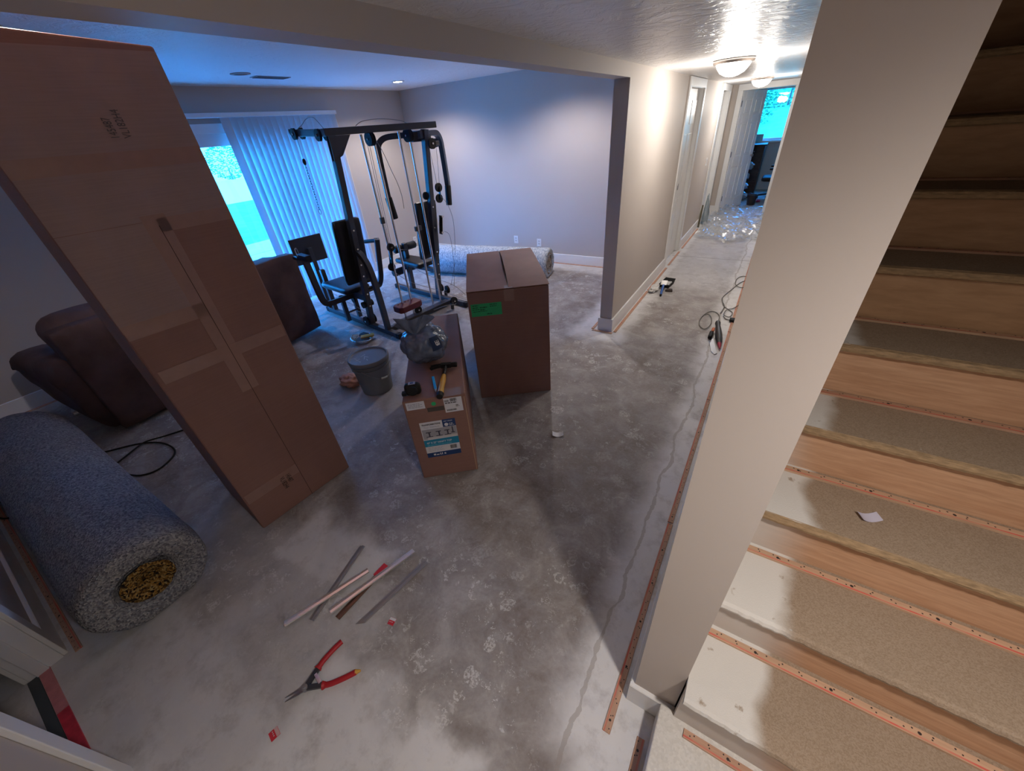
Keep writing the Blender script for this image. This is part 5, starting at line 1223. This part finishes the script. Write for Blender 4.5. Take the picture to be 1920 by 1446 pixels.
# clear plastic sheeting at the end of the hallway
SHEET = thin_clear('clear_sheeting', (.93, .95, .97), .20, .10, .16, (.80, .82, .85), .6, 16)
bm = MB(); nx, ny = 56, 110; rows = []
for i in range(nx + 1):
    row = []
    for j in range(ny + 1):
        x = -1.0 + .95 * i / nx; y = 7.05 + 3.1 * j / ny
        x = min(max(x, -.90), -.14) if y > 9.3 else x
        p = Vector((x * 3.2, y * 3.2, 0)); r_ = 1 - abs(noise.noise(p)) * 2; r2 = 1 - abs(noise.noise(p * 2.3 + Vector((4, 1, 0)))) * 2
        z = .008 + .075 * max(0, r_) ** 3 + .035 * max(0, r2) ** 3 + .012 * noise.noise(p * 4) + .008
        row.append((x, y, max(z, .004)))
    rows.append(row)
keep = {}
for i in range(nx + 1):
    for j in range(ny + 1):
        x, y, z = rows[i][j]; fx = i / nx; edge = 7.10 + .55 * abs(fx - .55) ** 1.1 + .18 * noise.noise(Vector((fx * 5, 2, 0))) ; top = 9.9 - .3 * noise.noise(Vector((fx * 4, 9, 0)))
        if edge <= y <= top: keep[i, j] = bm.verts.new((x, y, z))
for i in range(nx):
    for j in range(ny):
        k4 = [(i, j), (i + 1, j), (i + 1, j + 1), (i, j + 1)]
        if all(k in keep for k in k4): bm.faces.new([keep[k] for k in k4])
o = obj('plastic_sheet', bm, SHEET, None, 180); recenter(o, (-.5, 8.4, 0)); tag(o, 'crumpled clear plastic sheeting heaped on the floor at the open door', 'plastic sheet')
bm = MB(); rows = []
for i in range(12):
    t_ = i / 11; w_ = .10 * (1 - t_) ** .7 + .006; row = []
    for k in range(16):
        a = 2 * PI * k / 16; p = Vector((-1.005 - .03 * t_, 8.42 + .12 * t_, .004 + .50 * t_)) + Vector((.55 * w_ * math.cos(a), w_ * 1.2 * math.sin(a), 0)); p += Vector((.02, .02, 0)) * noise.noise(p * 9); row.append(bm.verts.new(p))
    rows.append(row)
for A_, B_ in zip(rows, rows[1:]):
    for k in range(16): bm.faces.new((A_[k], A_[(k + 1) % 16], B_[(k + 1) % 16], B_[k]))
o = obj('plastic_bundle', bm, thin_clear('bundle_film', (.55, .62, .66), .22, .1, .3, (.4, .48, .52), .5, 30), None, 180); recenter(o, (-1.0, 8.42, 0)); tag(o, 'bundle of bluish clear film standing against the hallway wall', 'plastic bundle')
bm = MB(); beam(bm, Vector((-1.058, 8.10, .002)), Vector((-1.062, 8.22, .36)), .03, .02); o = obj('wood_stake', bm, mat('stake_brown', (.10, .085, .05), .8), None, bevel=.002); recenter(o, (-1.058, 8.10, 0)); tag(o, 'short dark stake leaning at the end of the hallway baseboard', 'stake')

# ------------------------------------------------------------------ the study behind the open door
DW = wood_mat('dark_dresser_wood', (.030, .018, .014), (.075, .045, .032), (3, 20, 20))
ds = thing('dresser', 'dark wooden chest of drawers under the study window', 'dresser', (-.80, 12.1, 0))
bm = MB(); box(bm, (-1.18, 11.86, .002), (-.45, 12.36, 1.0)); obj('dresser_body', bm, DW, ds, bevel=.006)
bm = MB(); box(bm, (-1.21, 11.84, 1.0), (-.42, 12.38, 1.025)); obj('dresser_top', bm, DW, ds, bevel=.004)
for z_ in (.07, .31, .55, .79):
    bm = MB(); box(bm, (-1.15, 11.842, z_), (-.48, 11.858, z_ + .20)); dw_ = obj('drawer', bm, DW, ds, bevel=.004)
    for x_ in (-.98, -.65):
        bm = MB(); lathe(bm, [(.001, 0), (.012, .001), (.016, .014), (.001, .02)], (x_, 11.842, z_ + .1), 14, (0, -1, 0)); obj('knob', bm, ALU_D, dw_, 50)
FILM = mat('silvery_film', (.45, .50, .56), .22, .25, var=.3, vscale=9, bump=.8, bscale=18)
for i, (c, r, s_) in enumerate((((-.66, 11.0, .001), (.13, .14, .085), 2.0), ((-.67, 11.0, .205), (.11, .12, .078), 5.0), ((-.68, 11.02, .40), (.10, .11, .078), 9.0), ((-.66, 11.0, .60), (.115, .11, .085), 14.0))):
    bm = lump(c, r, s_, .3, 3.0, 36); o = obj('wrapped_bundle', bm, FILM, None, 180); recenter(o, (c[0], c[1], c[2]))
    tag(o, ('shiny film wrapped bundle on the study floor, lowest of the pile behind the door', 'shiny film wrapped bundle, second from the floor behind the door', 'shiny film wrapped bundle, third from the floor behind the door', 'shiny film wrapped bundle on top of the pile behind the door')[i], 'bundle', 'wrapped bundles behind the door')
oc = thing('office_chair', 'dark office chair at the right of the study doorway', 'chair', (-.06, 11.2, 0))
bm = MB(); soft_box(bm, (-.33, 10.95, .37), (.17, 11.45, .46), .04, 8); obj('seat', bm, BLACK, oc, 180)
bm = MB(); soft_box(bm, (.16, 10.98, .52), (.26, 11.42, 1.02), .04, 8); obj('backrest', bm, BLACK, oc, 180)
for y_ in (10.92, 11.48):
    bm = MB(); soft_box(bm, (-.22, y_ - .035, .60), (.12, y_ + .035, .64), .018, 6); obj('armrest', bm, BLACK, oc, 180)
    bm = MB(); tube(bm, smooth_path([(.0, y_, .60), (.02, y_, .50), (.0, 11.2 + (y_ - 11.2) * .6, .40)], 5), .016, 8); obj('arm_support', bm, BLACK, oc, 60)
bm = MB(); cyl(bm, (-.06, 11.2, .10), (-.06, 11.2, .38), .03, .025, 14); obj('gas_column', bm, BLACK, oc, 50)
for i in range(5):
    a = .6 + i * 2 * PI / 5; e = Vector((-.06 + .27 * math.cos(a), 11.2 + .27 * math.sin(a), .07))
    bm = MB(); beam(bm, Vector((-.06, 11.2, .11)), e, .045, .03); lg = obj('leg', bm, BLACK, oc, bevel=.005)
    bm = MB(); cyl(bm, e + Vector((-.012, 0, -.038)), e + Vector((.012, 0, -.038)), .03, None, 14); obj('caster', bm, BLACK, lg, 50)
wb = thing('waste_bin', 'small dark bin on the study floor', 'bin', (-.40, 10.42, 0))
bm = MB(); lathe(bm, [(.075, .001), (.095, .20), (.100, .20), (.088, .19), (.070, .01), (.001, .01)], (-.40, 10.42, 0), 28); obj('bin_body', bm, mat('bin_dark', (.02, .015, .018), .6), wb, 50)
for i, (c, r, col, lab) in enumerate((((-.47, 11.2, .001), (.10, .10, .055), (.03, .02, .03), 'dark crumpled clothing in the clutter on the study floor'), ((-.43, 10.85, .001), (.08, .09, .04), (.45, .47, .5), 'pale crumpled paper in the clutter on the study floor'), ((-.28, 10.72, .001), (.045, .05, .025), (.45, .05, .14), 'small pink crumpled wrapper in the clutter on the study floor'))):
    bm = lump(c, r, 20 + 3 * i, .55, 3.2, 28); o = obj('crumpled_item', bm, mat('clutter%d' % i, col, .6), None, 180); recenter(o, c); tag(o, lab, 'clutter')
bm = MB(); box(bm, (-.74, 12.452, 1.061), (-.56, 12.495, 1.20)); o = obj('box', bm, mat('sill_box', (.7, .72, .74), .5), None, bevel=.003); recenter(o, (-.65, 12.47, 1.06)); tag(o, 'small pale box on the sill of the study window', 'box')
